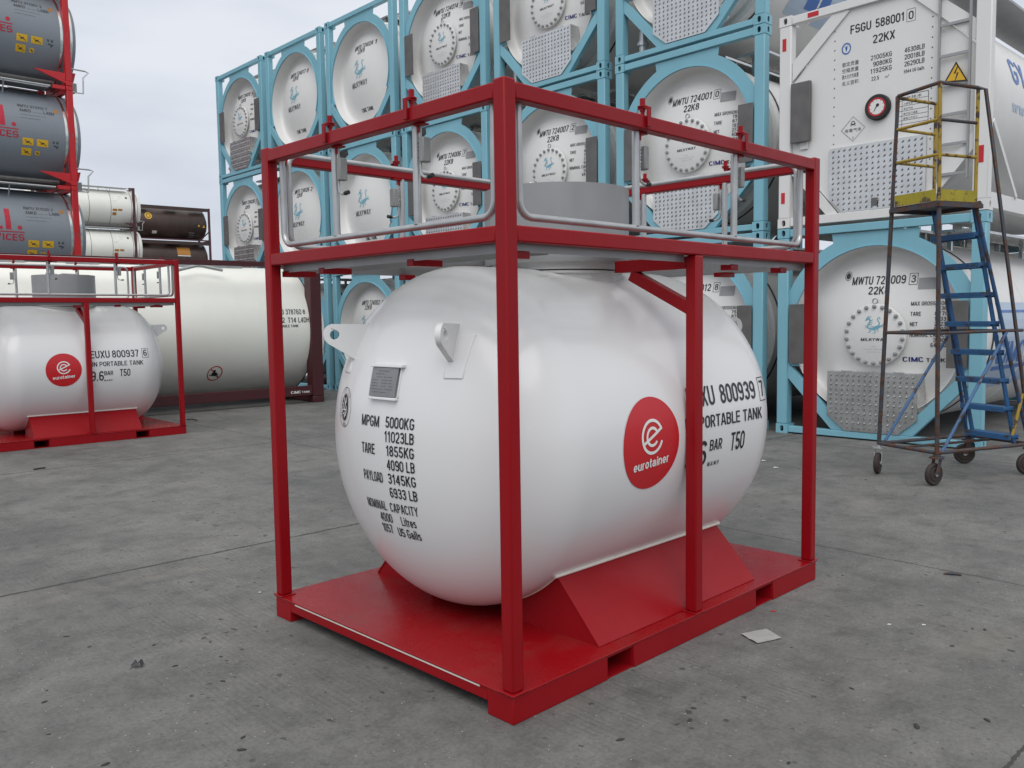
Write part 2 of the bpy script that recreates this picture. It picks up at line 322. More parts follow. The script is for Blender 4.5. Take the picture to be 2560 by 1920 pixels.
    def stroke(s, pts, wd, fn):    # ribbon along a 2D polyline, width per point
        L_ = []; n = len(pts); vs = []
        for i, (x, y) in enumerate(pts):
            x0, y0 = pts[max(i - 1, 0)]; x1, y1 = pts[min(i + 1, n - 1)]
            dx, dy = x1 - x0, y1 - y0; q = sqrt(dx * dx + dy * dy) or 1; r = (wd[i] if isinstance(wd, (list, tuple)) else wd) / 2
            vs += [fn(x - dy / q * r, y + dx / q * r), fn(x + dy / q * r, y - dx / q * r)]
        s.add(vs, [(2 * i, 2 * i + 1, 2 * i + 3, 2 * i + 2) for i in range(n - 1)]); return s
    def text(s, body, x0, y0, cap, fn, x1=None, align='L', squeeze=1.0, bold=0.0, cut=0, italic=0.0):
        """lettering with capitals `cap` high from x0 (to x1 when given), baseline y0, laid on a surface by fn"""
        s.marks.append((len(s.v), len(s.f)))
        if body.isascii(): parts = sign_glyphs(body, bold * 8); kk = cap
        else:
            V, F = glyphs(body, 0.0); parts = [(V, F)]; kk = cap / 0.9
        if not parts or not parts[0][0]: return s
        allv = [v for V, F in parts for v in V]; mn = min(v[0] for v in allv); mx = max(v[0] for v in allv)
        if x1 is not None: kx = (x1 - x0) / (mx - mn); off = x0
        else:
            kx = kk * squeeze; wdt = (mx - mn) * kx; off = x0 if align == 'L' else x0 - wdt if align == 'R' else x0 - wdt / 2
        e = cap * .05; lift = 0.00035 if cap > .02 else 0.0001
        for j, (V, F) in enumerate(parts):
            pts = [(off + (v[0] - mn) * kx, y0 + v[1] * kk) for v in V]
            if cut and cap > .2: pts, F = slice2d(pts, F, cut)
            px, py = pts[0]; o_ = fn(px, py); nr = (fn(px + e, py) - o_).cross(fn(px, py + e) - o_)
            nr = nr.normalized() * (lift * (j % 4)) if nr.length > 0 else Vector((0, 0, 0))
            s.add([fn(x, y) + nr for x, y in pts], F)
        return s
    def build(s, name, mat, parent=None, bevel=0.0, smooth=35, seg=2):
        me = bpy.data.meshes.new(name); me.from_pydata(s.v, [], s.f); me.update()
        bm = bmesh.new(); bm.from_mesh(me); bmesh.ops.recalc_face_normals(bm, faces=bm.faces); bm.to_mesh(me); bm.free()
        return link(name, me, mat, parent, bevel, smooth, seg)
    def build_lines(s, name, mat, parent=None):      # every line of writing an object of its own
        cuts = s.marks + [(len(s.v), len(s.f))]; cuts[0] = (0, 0)
        for (v0, f0), (v1, f1) in zip(cuts, cuts[1:]):
            m = MB(); m.v = s.v[v0:v1]; m.f = [tuple(i - v0 for i in f) for f in s.f[f0:f1]]; m.build_raw(name, mat, parent)
    def build_raw(s, name, mat, parent=None):
        me = bpy.data.meshes.new(name); me.from_pydata(s.v, [], s.f); me.update(); return link(name, me, mat, parent, 0, 0)
def link(name, me, mat, parent, bevel=0.0, smooth=35, seg=2):
    me.materials.append(mat)
    o = bpy.data.objects.new(name, me); COL.objects.link(o)
    if smooth:
        for p in me.polygons: p.use_smooth = True
        me.set_sharp_from_angle(angle=radians(smooth))
    if parent: o.parent = parent
    if bevel:
        b = o.modifiers.new('edge', 'BEVEL'); b.width = bevel; b.segments = seg; b.limit_method = 'ANGLE'; b.angle_limit = radians(40)
    return o
_gl = {}
def glyphs(body, bold=0.0):
    if (body, bold) in _gl: return _gl[(body, bold)]
    c = bpy.data.curves.new('lettering', 'FONT'); c.body = body; c.resolution_u = 3; c.offset = bold
    o = bpy.data.objects.new('lettering', c); COL.objects.link(o)
    dg = bpy.context.evaluated_depsgraph_get(); dg.update(); ev = o.evaluated_get(dg); me = ev.to_mesh()
    V = [(v.co.x, v.co.y) for v in me.vertices]; F = [tuple(p.vertices) for p in me.polygons]
    ev.to_mesh_clear(); bpy.data.objects.remove(o); bpy.data.curves.remove(c)
    _gl[(body, bold)] = (V, F); return V, F
def slice2d(pts, F, step):
    bm = bmesh.new(); vs = [bm.verts.new((x, y, 0)) for x, y in pts]
    for f in F:
        try: bm.faces.new([vs[i] for i in f])
        except ValueError: pass
    for ax in (0, 1):
        lo = min(p[ax] for p in pts); hi = max(p[ax] for p in pts); q = lo + step
        while q < hi:
            no = [0, 0, 0]; no[ax] = 1; co = [0, 0, 0]; co[ax] = q
            bmesh.ops.bisect_plane(bm, geom=bm.verts[:] + bm.edges[:] + bm.faces[:], plane_co=co, plane_no=no); q += step
    bm.verts.index_update(); P = [(v.co.x, v.co.y) for v in bm.verts]; G = [tuple(v.index for v in f.verts) for f in bm.faces]; bm.free()
    return P, G
def empty(name, loc, rz=0, parent=None):
    o = bpy.data.objects.new(name, None); COL.objects.link(o); o.location = loc; o.rotation_euler = (0, 0, rz)
    o.empty_display_size = 0.2
    if parent: o.parent = parent
    return o
def tag(o, label=None, cat=None, group=None, kind=None):
    for k, v in (('label', label), ('category', cat), ('group', group), ('kind', kind)):
        if v: o[k] = v
    return o
def copy_tree(o, parent=None):
    c = o.copy(); COL.objects.link(c)
    if parent: c.parent = parent
    for ch in list(o.children): copy_tree(ch, c)
    return c
def arc(cx, cy, r, a0, a1, n):
    return [(cx + r * cos(radians(a0 + (a1 - a0) * i / n)), cy + r * sin(radians(a0 + (a1 - a0) * i / n))) for i in range(n + 1)]
def oval(cx, cy, w_, h_, n=5):
    r = w_ / 2; q = h_ / 2 - r
    return arc(cx, cy + q, r, 0, 180, n) + arc(cx, cy - q, r, 180, 360, n)
def dragon(mb, cx, cy, k, fn):
    """sea-dragon emblem of flowing ribbons, k = overall width"""
    q = lambda pts: [(cx + x * k, cy + y * k) for x, y in pts]; w_ = lambda l_: [x * k for x in l_]
    for pts, wd in (([(-.40, .27), (-.34, .31), (-.24, .31), (-.19, .24), (-.22, .13), (-.29, .04), (-.31, -.06), (-.25, -.15)], [.03, .09, .08, .06, .06, .07, .08, .05]),
                    ([(-.25, -.13), (-.12, -.17), (.03, -.17), (.17, -.12), (.28, -.05), (.38, -.03)], [.05, .11, .12, .11, .09, .03]), ([(-.15, -.05), (.0, -.08), (.14, -.04), (.24, .03)], [.02, .05, .05, .02]),
                    ([(.22, .0), (.26, .09), (.21, .18), (.15, .27), (.19, .37), (.27, .36), (.28, .29), (.23, .28)], [.05, .05, .045, .04, .04, .03, .025, .012]),
                    ([(-.33, .34), (-.30, .42), (-.22, .45)], [.05, .03, .01]), ([(-.25, .33), (-.20, .40), (-.12, .41)], [.04, .03, .01]), ([(-.44, .21), (-.38, .24), (-.32, .25)], [.01, .035, .03]),
                    ([(-.18, .22), (-.10, .24), (-.06, .30)], [.04, .03, .01]), ([(-.21, .12), (-.12, .12), (-.07, .18)], [.04, .03, .01]), ([(-.25, .03), (-.15, .02), (-.09, .07)], [.04, .03, .01]),
                    ([(.34, -.02), (.42, .04), (.47, .02)], [.05, .04, .01]), ([(.36, -.04), (.44, -.08), (.49, -.06)], [.04, .03, .01]),
                    ([(-.22, -.22), (-.16, -.28), (-.24, -.34), (-.30, -.33)], [.05, .05, .03, .01]), ([(.02, -.25), (.08, -.31), (.0, -.38), (-.07, -.36)], [.05, .05, .03, .01]), ([(.14, -.20), (.21, -.26), (.15, -.31)], [.04, .04, .01]),
                    ([(-.46, -.01), (-.39, -.04), (-.35, -.01)], [.01, .03, .02]), ([(-.42, -.12), (-.36, -.10), (-.33, -.13)], [.01, .03, .01])):
        mb.stroke(q(pts), w_(wd), fn)

# ------------------------------------------------------------------ ground
def make_ground():
    me = bpy.data.meshes.new('ground'); R = 900
    me.from_pydata([(-R, -R, 0), (R, -R, 0), (R, R, 0), (-R, R, 0)], [], [(0, 1, 2, 3)])
    M_ = Mat('concrete yard'); b = M_.b
    tc_ = M_.n('ShaderNodeTexCoord'); mp_ = M_.n('ShaderNodeMapping'); mp_.inputs['Rotation'].default_value = (0, 0, radians(-43))
    M_.l(tc_.outputs['Object'], mp_.inputs[0]); sp = M_.n('ShaderNodeSeparateXYZ'); M_.l(mp_.outputs[0], sp.inputs[0])
    def noise(sc, det, rg, stretch=(1, 1, 1)):
        m2 = M_.n('ShaderNodeMapping'); m2.inputs['Scale'].default_value = stretch; M_.l(mp_.outputs[0], m2.inputs[0])
        x = M_.n('ShaderNodeTexNoise'); x.inputs['Scale'].default_value = sc; x.inputs['Detail'].default_value = det; x.inputs['Roughness'].default_value = rg
        M_.l(m2.outputs[0], x.inputs[0]); return x.outputs[0]
    big = noise(0.55, 6, 0.6); mid = noise(3.2, 7, 0.65); fine = noise(55, 4, 0.7); grain = noise(240, 2, 0.6)
    c = M_.ramp(big, [(0.30, (0.116, 0.115, 0.111, 1)), (0.55, (0.163, 0.161, 0.154, 1)), (0.75, (0.198, 0.194, 0.182, 1))]).outputs[0]
    c = M_.mixc(0.7, c, M_.ramp(mid, [(0.26, g(0.42)), (0.48, g(0.98)), (0.76, g(1.36))]).outputs[0], 'MULTIPLY')
    c = M_.mixc(0.8, c, M_.ramp(fine, [(0.3, g(0.72)), (0.5, g(1.0)), (0.72, g(1.25))]).outputs[0], 'MULTIPLY')
    c = M_.mixc(0.6, c, M_.ramp(grain, [(0.3, g(0.75)), (0.7, g(1.22))]).outputs[0], 'MULTIPLY')
    # brownish and dark stains, drawn out along the slab
    st = noise(0.9, 8, 0.68, (1, 0.5, 1)); c = M_.mixc(M_.ramp(st, [(0.50, g(0)), (0.72, g(0.65))]).outputs[0], c, (0.092, 0.091, 0.09, 1))
    st2 = noise(0.9, 5, 0.6, (0.6, 1.2, 1)); c = M_.mixc(M_.ramp(st2, [(0.58, g(0)), (0.7, g(0.35))]).outputs[0], c, (0.25, 0.23, 0.19, 1))
    m3 = noise(11, 7, 0.72); c = M_.mixc(0.6, c, M_.ramp(m3, [(0.30, g(0.66)), (0.5, g(1.0)), (0.72, g(1.2))]).outputs[0], 'MULTIPLY')
    sm = noise(2.1, 9, 0.75, (1.0, 2.2, 1)); c = M_.mixc(M_.ramp(sm, [(0.60, g(0)), (0.70, g(0.6))]).outputs[0], c, (0.075, 0.073, 0.07, 1))
    br = noise(3.5, 6, 0.7, (6.0, 0.5, 1)); c = M_.mixc(0.30, c, M_.ramp(br, [(0.3, g(0.78)), (0.5, g(1.0)), (0.7, g(1.16))]).outputs[0], 'MULTIPLY')
    # tined grooves running across the slab, worn away in places
    wob = M_.math('MULTIPLY', noise(1.2, 3, 0.5), 0.03)
    gr = M_.math('ADD', sp.outputs[0], wob); gr = M_.math('MULTIPLY', gr, 2 * pi / 0.030); gr = M_.math('SINE', gr)
    gr = M_.ramp(M_.math('MULTIPLY_ADD', gr, 0.5, 0.5), [(0.0, g(1)), (0.32, g(0))]).outputs[0]
    gm = M_.ramp(noise(0.75, 6, 0.62), [(0.46, g(0)), (0.62, g(1))]).outputs[0]
    gb = M_.ramp(noise(9, 5, 0.7, (1.5, 0.25, 1)), [(0.42, g(0)), (0.6, g(1))]).outputs[0]
    gf = M_.math('MULTIPLY', M_.math('MULTIPLY', gr, gm), gb)
    c = M_.mixc(M_.math('MULTIPLY', gf, 0.42), c, (0.06, 0.058, 0.055, 1))
    # popped-out pits
    def pits(sc, th, mask_sc, lo, hi, stretch):
        m2 = M_.n('ShaderNodeMapping'); m2.inputs['Scale'].default_value = stretch; M_.l(mp_.outputs[0], m2.inputs[0])
        nn = M_.n('ShaderNodeTexNoise'); nn.inputs['Scale'].default_value = sc * 2.2; nn.inputs['Detail'].default_value = 4; nn.inputs['Roughness'].default_value = .7; M_.l(m2.outputs[0], nn.inputs[0])
        va = M_.n('ShaderNodeVectorMath', operation='SCALE'); va.inputs['Scale'].default_value = 0.95 / sc; M_.l(nn.outputs['Color'], va.inputs[0])
        vb = M_.n('ShaderNodeVectorMath', operation='ADD'); M_.l(m2.outputs[0], vb.inputs[0]); M_.l(va.outputs[0], vb.inputs[1])
        v = M_.n('ShaderNodeTexVoronoi'); v.inputs['Scale'].default_value = sc; M_.l(vb.outputs[0], v.inputs['Vector'])
        sel = M_.n('ShaderNodeSeparateColor'); M_.l(v.outputs['Color'], sel.inputs[0])
        size = M_.math('MULTIPLY', M_.math('GREATER_THAN', sel.outputs[0], 0.60), M_.math('MULTIPLY', sel.outputs[1], th))
        p = M_.math('LESS_THAN', v.outputs['Distance'], size)
        return M_.math('MULTIPLY', p, M_.ramp(noise(mask_sc, 4, 0.6), [(lo, g(0)), (hi, g(1))]).outputs[0])
    p1 = pits(19, 0.26, 0.8, 0.46, 0.56, (1.0, 0.8, 1)); p2 = pits(42, 0.26, 1.1, 0.40, 0.55, (0.9, 1.1, 1)); p3 = pits(7, 0.16, 0.6, 0.47, 0.55, (1.3, 0.8, 1))
    pit = M_.math('MAXIMUM', M_.math('MAXIMUM', p1, M_.math('MULTIPLY', p2, 0.8)), p3)
    c = M_.mixc(M_.math('MULTIPLY', pit, 0.85), c, (0.05, 0.048, 0.047, 1))
    lp = pits(33, 0.16, 1.5, 0.42, 0.5, (1, 1, 1.3)); c = M_.mixc(M_.math('MULTIPLY', lp, 0.0), c, (0.4, 0.39, 0.37, 1))
    sp2 = M_.n('ShaderNodeTexVoronoi'); sp2.inputs['Scale'].default_value = 26; M_.l(mp_.outputs[0], sp2.inputs['Vector'])
    se2 = M_.n('ShaderNodeSeparateColor'); M_.l(sp2.outputs['Color'], se2.inputs[0])
    fl = M_.math('MULTIPLY', M_.math('LESS_THAN', sp2.outputs['Distance'], 0.085), M_.math('GREATER_THAN', se2.outputs[2], 0.90))
    c = M_.mixc(M_.math('MULTIPLY', fl, 0.8), c, (0.42, 0.41, 0.39, 1))
    # slab joints
    jn = M_.math('MULTIPLY', M_.math('SUBTRACT', noise(5, 8, 0.72), 0.5), 0.055)
    def joint(axis, pos, wd):
        d = M_.math('ABSOLUTE', M_.math('ADD', M_.math('SUBTRACT', axis, pos), jn))
        return M_.math('LESS_THAN', d, M_.math('MULTIPLY', M_.math('POWER', M_.math('ADD', noise(9, 6, 0.75), 0.45), 3.0), wd))
    js = None
    for ax, pos, wd in ((1, 5.42, 0.016), (1, 9.9, 0.014), (1, 14.4, .014), (1, 0.9, 0.008), (0, 5.23, 0.008), (0, 9.4, 0.012), (0, -3.1, 0.01)):
        j = joint(sp.outputs[ax], pos, wd); js = j if js is None else M_.math('MAXIMUM', js, j)
    c = M_.mixc(M_.math('MULTIPLY', js, 0.8), c, (0.035, 0.033, 0.031, 1))
    M_.l(c, b.inputs['Base Color'])
    M_.l(M_.ramp(mid, [(0.3, g(0.62)), (0.7, g(0.85))]).outputs[0], b.inputs['Roughness']); b.inputs['Specular IOR Level'].default_value = 0.35
    h = M_.math('SUBTRACT', M_.math('MULTIPLY', M_.math('ADD', fine, grain), 0.25), M_.math('ADD', M_.math('MULTIPLY', gf, 0.5), M_.math('ADD', pit, js)))
    M_.bump(h, 0.45, 0.006)
    o = link('ground', me, M_.m, None, 0, 0); tag(o, 'worn grey concrete yard with pits, tined grooves and slab joints', 'ground', kind='structure')
make_ground()
# ------------------------------------------------------------------ portable tank (local axes: x along the long side, y across, z up)
TL, TW, TH, HB, HM = 2.453, 1.7525, 2.377, 0.113, 1.858
TR, TC, TD, TZ, TX, TY = 0.809, 0.685, 0.49, 0.961, 1.23, 0.876
def side_fn(off):      # (x, z) on the skin of the near side, following the barrel and its dished ends
    def f(x, z):
        a = max(abs(x - TX) - TC, 0) / TD; r = TR * sqrt(max(1 - a * a, 0))
        return Vector((x, TY - sqrt(max(r * r - (z - TZ) ** 2, 0)) - off, z))
    return f
def head_fn(off):      # (y, z) on the skin of the dished end towards -x
    def f(y, z):
        q = ((y - TY) ** 2 + (z - TZ) ** 2) / TR ** 2
        return Vector((TX - TC - TD * sqrt(max(1 - q, 0)) - off, y, z))
    return f
def frame_box(mb, x0, y0, z0, x1, y1, z1): mb.box(x0, y0, z0, x1, y1, z1); return mb
def rounded_loop(a, b, fn, r=0.06):
    (x0, z0), (x1, z1) = a, b
    pts = arc(x0 + r, z0 + r, r, 180, 270, 5) + arc(x1 - r, z0 + r, r, 270, 360, 5) + arc(x1 - r, z1 - r, r, 0, 90, 5) + arc(x0 + r, z1 - r, r, 90, 180, 5)
    return [fn(x, z) for x, z in pts]
def make_tank():
    root = empty('portable_tank', (0, 0, 0))
    P = 0.060
    # ---- base
    base = MB()
    for y0, y1 in ((0.004, 0.146), (TW - 0.146, TW - 0.004)):
        for x0, x1 in ((0.004, 0.563), (0.743, 1.780), (1.958, TL - 0.004)): base.box(x0, y0, 0, x1, y1, HB - 0.008)
        for x0, x1 in ((0.563, 0.743), (1.780, 1.958)): base.box(x0, y0 + 0.004, HB - 0.022, x1, y1, HB - 0.0085)
    for x in (0.006, TL - 0.056): base.box(x, 0.146, 0.052, x + 0.05, TW - 0.146, HB - 0.008)
    base.build('base_frame', RED, root, 0.004)
    for x0, x1 in ((0.563, 0.743), (1.780, 1.958)):
        pk = MB(); pk.box(x0 + 0.001, 0.012, 0.001, x1 - 0.001, TW - 0.012, 0.008)
        for x in (x0 + 0.001, x1 - 0.007): pk.box(x, 0.012, 0.008, x + 0.006, TW - 0.012, HB - 0.023)
        pk.build('fork_pocket', RED, root)
    MB().box(0, 0, HB - 0.007, TL, TW, HB).build('deck', RED_DECK, root, 0.002)
    MB().box(0.0035, 0.19, HB - 0.0165, 0.006, 1.56, HB - 0.010).build('edge_strip', CASTW, root)
    # ---- posts and rails
    for x in (0.006, TL - 0.066):
        for y in (0.006, TW - 0.066):
            p = MB().box(x, y, HB + 0.006, x + P, y + P, TH).build('corner_post', RED, root, 0.007)
            m = MB(); m.box(x - 0.012, y - 0.012, HB + 0.0005, x + P + 0.012, y + P + 0.012, HB + 0.006)
            m.build('foot_plate', RED, p, 0.003)
    xm = 1.223
    for y, s_ in ((0.006, 1), (TW - 0.006, -1)):
        ya, yb = sorted((y, y + s_ * P))
        m = MB().box(xm, ya, HB + 0.005, xm + P, yb, HM - P - 0.001).build('middle_post', RED, root, 0.007)
        MB().box(xm - 0.012, ya - 0.010, HB + 0.0005, xm + P + 0.012, yb + 0.010, HB + 0.005).build('foot_plate', RED, m, 0.002)
        b = MB(); y1, y2 = y + s_ * P, y + s_ * 0.478; ya, yb = sorted((y1, y2))
        b.box(xm + 0.001, ya, HM - P - 0.061, xm + P - 0.001, yb, HM - P - 0.003)
        b.bar((xm + P / 2, y + s_ * 0.385, HM - P - 0.075), (xm + P / 2, y + s_ * 0.045, 1.552), P - 0.006, 0.056)
        b.build('bracket_arm', RED, root, 0.004)
    for z, nm in ((HM - P, 'middle_rail'), (TH - 0.010 - P, 'top_rail')):
        for y in (0.008, TW - 0.066): MB().box(0.066, y, z, TL - 0.066, y + P - 0.002, z + P).build(nm, RED, root, 0.006)
        for x in (0.008, TL - 0.066): MB().box(x, 0.066, z, x + P - 0.002, TW - 0.066, z + P).build(nm, RED, root, 0.006)
    # small brackets under the middle rails carry the walkway
    for (x, y, dx, dy) in ((0.10, 0.066, .09, .05), (0.066, 0.62, .16, .045), (0.066, 1.30, .16, .045), (0.066, 1.62, .16, .06), (1.62, 0.066, .07, .06), (2.12, 0.066, .07, .06), (TL - .226, 0.5, .16, .045), (TL - .226, 1.2, .16, .045), (0.8, TW - .126, .07, .06), (1.7, TW - .126, .07, .06), (2.2, TW - .126, .07, .06)):
        MB().box(x, y, HM - P - 0.055, x + dx, y + dy, HM - P - 0.026).build('walkway_bracket', RED, root, 0.003)
    wk = MB(); zt = HM - 0.012
    for x0, y0, x1, y1 in ((0.066, 0.068, 0.80, TW - 0.068), (1.655, 0.068, TL - 0.066, TW - 0.068), (0.806, 0.068, 1.649, 0.47), (0.806, 1.28, 1.649, TW - 0.068)):
        for a in (x0, x1 - 0.004): wk.box(a, y0, zt - 0.030, a + 0.004, y1, zt)
        for a in (y0, y1 - 0.004): wk.box(x0 + 0.0045, a, zt - 0.030, x1 - 0.0045, a + 0.004, zt)
        k = int((y1 - y0) / 0.036)
        for i in range(1, k): a = y0 + (y1 - y0) * i / k; wk.box(x0 + 0.0045, a - 0.0015, zt - 0.026, x1 - 0.0045, a + 0.0015, zt - 0.001)
        k = int((x1 - x0) / 0.10)
        for i in range(1, k): a = x0 + (x1 - x0) * i / k; wk.box(a - 0.002, y0 + 0.0045, zt - 0.008, a + 0.002, y1 - 0.0045, zt - 0.0005)
    wk.build('walkway_panel', GALV, root)
    for y in (0.070, TW - 0.076):
        for x0, x1 in ((0.075, xm - 0.004), (xm + P + 0.004, TL - 0.075)): MB().box(x0, y, HM - P - 0.030, x1, y + 0.006, HM - P + 0.02).build('walkway_support', STEEL, root)
    for x in (0.070, TL - 0.076, 0.30, TL - 0.306): MB().box(x, 0.078, HM - P - 0.034, x + 0.006, TW - 0.078, HM - P + 0.02).build('walkway_support', STEEL, root)
    # ---- vessel
    v = MB(); pr = [(0.0, -TC - TD)]
    for i in range(1, 25): a = pi / 2 * i / 24; pr.append((TR * sin(a), -TC - TD * cos(a)))
    pr += [(TR, -TC + (2 * TC) * i / 6) for i in range(1, 6)]
    for i in range(25): a = pi / 2 * i / 24; pr.append((TR * cos(a), TC + TD * sin(a)))
    v.lathe(pr, (TX, TY, TZ), (1, 0, 0), 96); sh = v.build('tank_shell', WHITE, root, smooth=60)
    n_ = MB(); n_.lathe([(0.335, 1.60), (0.335, 1.738), (0.345, 1.740), (0.345, 1.752), (0.338, 1.753), (0.338, 1.757), (0.345, 1.759), (0.345, 1.83)], (TX, TY, 0), (0, 0, 1), 56)
    n_.build('manway_neck', WHITE, root)
    MB().lathe([(0.3385, 1.7530), (0.3465, 1.7530), (0.3465, 1.7565), (0.3385, 1.7565)], (TX, TY, 0), (0, 0, 1), 56, closed=True).build('gasket', BLACK, root)
    MB().lathe([(0.376, 1.793), (0.376, 2.172), (0.381, 2.175), (0.381, 2.166), (0.379, 1.793)], (TX, TY, 0), (0, 0, 1), 64, closed=True).build('valve_collar', STEEL, root)
    MB().lathe([(0.02, 1.80), (0.372, 1.80), (0.372, 1.815), (0.02, 1.815)], (TX, TY, 0), (0, 0, 1), 40, closed=True).build('manway_cover', STEEL, root)
    vl = MB(); vl.tube([(TX - 0.16, TY - 0.10, 1.80), (TX - 0.16, TY - 0.10, 2.16), (TX - 0.05, TY - 0.16, 2.19), (TX + 0.10, TY - 0.18, 2.185)], 0.011)
    vl.tube([(TX - 0.22, TY - 0.02, 2.20), (TX - 0.12, TY - 0.14, 2.185)], 0.008); vl.tube([(TX + 0.1, TY + .1, 1.80), (TX + 0.1, TY + .1, 2.1)], 0.035)
    vl.tube([(TX - 0.1, TY + .15, 1.80), (TX - 0.1, TY + .15, 2.12), (TX + .02, TY + .2, 2.12)], 0.022)
    vl.build('valve_handle', GALV, root)
    MB().bar((TX + 0.16, TY - 0.2, 2.172), (TX + 0.27, TY - 0.13, 2.186), 0.02, 0.004).build('seal_tag', INKYEL, root)
    # ---- saddles
    for s_ in (1, -1):
        Y = (lambda t, s_=s_: TY - s_ * (TY - t))
        sd_ = MB()
        sd_.bar((0.593, Y(0.203), 0.2475), (1.890, Y(0.203), 0.2475), 0.008, 0.366, (0, Y(0.330) - Y(0.080), 0.270))
        prof = [(0.085, HB), (0.332, 0.380)] + [(TY - (TR + .002) * sin(radians(a)), TZ - (TR + .002) * cos(radians(a))) for a in (42, 39, 36, 33, 30, 27, 24)] + [(0.55, HB)]
        for x in (0.597, 1.878): sd_.plate([(Y(t), z) for t, z in prof], [], (lambda y, z, x=x: Vector((x, y, z))), 0.008, (1, 0, 0))
        so = sd_.build('saddle', RED, root)
        wb = MB(); wb.tube([(0.572, Y(0.309), 0.3770), (1.912, Y(0.309), 0.3770)], 0.0085, 8)
        for x in (0.594, 1.889): wb.tube([(x, Y(TY - (TR + .001) * sin(radians(a))), TZ - (TR + .001) * cos(radians(a))) for a in range(44, 23, -2)], 0.0045, 6)
        wb.build('weld_bead', CASTW, so)
    # ---- lifting lugs at both ends
    for ends in (-1, 1):
        for s_ in (-1, 1):
            ang = radians(27); d = Vector((ends * cos(ang), s_ * sin(ang), 0)); nrm = Vector((-d.y, d.x, 0))
            hole = Vector((TX + ends * (TX - 0.09), TY + s_ * 0.387, 1.455)); fn = lambda x, z, h=hole, d=d: h + d * x + Vector((0, 0, z))
            th = arc(0, 0, 0.052, 78, -58, 14)
            outer = [(-0.30, 0.042)] + th + [(-0.15, -0.155), (-0.30, -0.235)]
            lg = MB(); lg.plate(outer, [arc(0, 0, 0.0225, 0, 345, 23)], fn, 0.026, nrm)
            lo = lg.build('lifting_lug', WHITE, root, 0.004)
            pd = MB(); hf = head_fn(0.0)
            yc = hole.y
            def pf(y, z, ends=ends, o=0.0):
                p = head_fn(o)(y, z); return Vector((TX - ends * (p.x - TX), p.y, p.z)) if ends > 0 else p
            vs = []; 
            for o_ in (0.006, -0.02):
                for j in range(7):
                    for i in range(4): vs.append(pf(yc - 0.044 + 0.0293 * i, 1.272 + 0.185 * j / 6, ends, o_))
            fs = [(j * 4 + i, j * 4 + i + 1, j * 4 + i + 5, j * 4 + i + 4) for j in range(6) for i in range(3)]
            ed = [0, 1, 2, 3] + [4 * j + 3 for j in range(1, 7)] + [26, 25, 24] + [4 * j for j in range(5, 0, -1)]
            fs += [(ed[i], ed[(i + 1) % len(ed)], 28 + ed[(i + 1) % len(ed)], 28 + ed[i]) for i in range(len(ed))]
            pd.add(vs, fs); pd.build('pad_plate', WHITE, lo, 0.006)
    # ---- data plate
    dp = MB(); dp.patch(0.955, 1.186, 0.768, 1.312, head_fn(0.016), 4, 4); o = dp.build_raw('data_plate', NAMEP, root)
    fr = MB(); hf = head_fn(0.0)
    for y0, z0, y1, z1, of in ((0.966, 1.314, 0.745, 1.328, 0.026), (0.952, 1.172, 0.762, 1.184, 0.022), (0.766, 1.184, 0.760, 1.316, 0.010), (0.968, 1.186, 0.957, 1.312, 0.012)):
        vs = [head_fn(q)(y, z) for q in (of, -0.01) for y, z in ((y0, z0), (y1, z0), (y1, z1), (y0, z1))]
        fr.add(vs, [(0, 1, 2, 3), (0, 1, 5, 4), (1, 2, 6, 5), (2, 3, 7, 6), (3, 0, 4, 7)])
    fr.build('plate_holder', WHITE, o, 0.003)
    tl = MB(); hf = head_fn(0.0175)
    fl = lambda u, z: hf(1.8 - u, z)       # u runs to the reader's right
    def L_(mb, s, y_left, y_right, z, cap, f=fl, **k): mb.text(s, 1.8 - y_left, z, cap, f, x1=1.8 - y_right, **k)
    for k_, (a, b, s) in enumerate(((.90, .83, '-----'), (.92, .86, '------'), (.91, .80, '---- -- ---'), (.94, .80, '----   ---- --'), (.94, .80, '----   ---- --'), (.945, .795, '----  ---  --'), (.95, .79, '-------- -----'), (.93, .83, '----- -----'))):
        L_(tl, s, a, b, 1.293 - .0132 * k_, 0.012)
    tl.build_lines('plate_text', INK, o)
    # ---- inspection badge
    bd = MB(); f = lambda x, y: head_fn(0.0022)(1.222 - x * 1.1, 1.113 + y * 1.1); sx = 0.84
    bd.ring(0, 0, 0.083, 0.0855, f, sx=sx); bd.ring(0, 0, 0.0595, 0.061, f, sx=sx)
    bd.disc(0, 0, 0.056, f, k=4, sx=sx * 0.80)
    for i, ch in enumerate('BUREAU VERITAS'):
        if ch == ' ': continue
        a = radians(215 - i * 13.2); r = 0.072
        ff = lambda x, y, a=a, r=r: f((r * cos(a) + x * sin(a) + y * cos(a)) * sx, r * sin(a) - x * cos(a) + y * sin(a))
        bd.text(ch, 0, -0.006, 0.012, ff, align='C')
    bd.text('1828', 0, -0.079, 0.013, f, align='C')
    bo = bd.build_raw('inspection_badge', INK, root)
    fg = MB(); f2 = lambda x, y: head_fn(0.0036)(1.222 - x * 1.1, 1.113 + y * 1.1)
    for pts, wd in (([(-.012, .040), (.0, .026), (.010, .012), (.002, -.004), (.014, -.020), (.010, -.040)], .007), ([(.012, .042), (.018, .026), (.008, .018)], .006), ([(-.022, .018), (-.010, .010), (-.020, -.004), (-.024, -.024)], .006), ([(-.026, -.012), (.024, -.008)], .004), ([(-.016, -.030), (.0, -.024), (.004, -.044)], .006), ([(.022, .006), (.026, -.016), (.020, -.034)], .005)):
        fg.stroke(pts, wd, f2)
    fg.build_raw('badge_figure', INKWHITE, bo)
    # ---- lettering on the dished end
    lt = MB(); hf2 = head_fn(0.0022); fl2 = lambda u, z: hf2(1.8 - u, z)
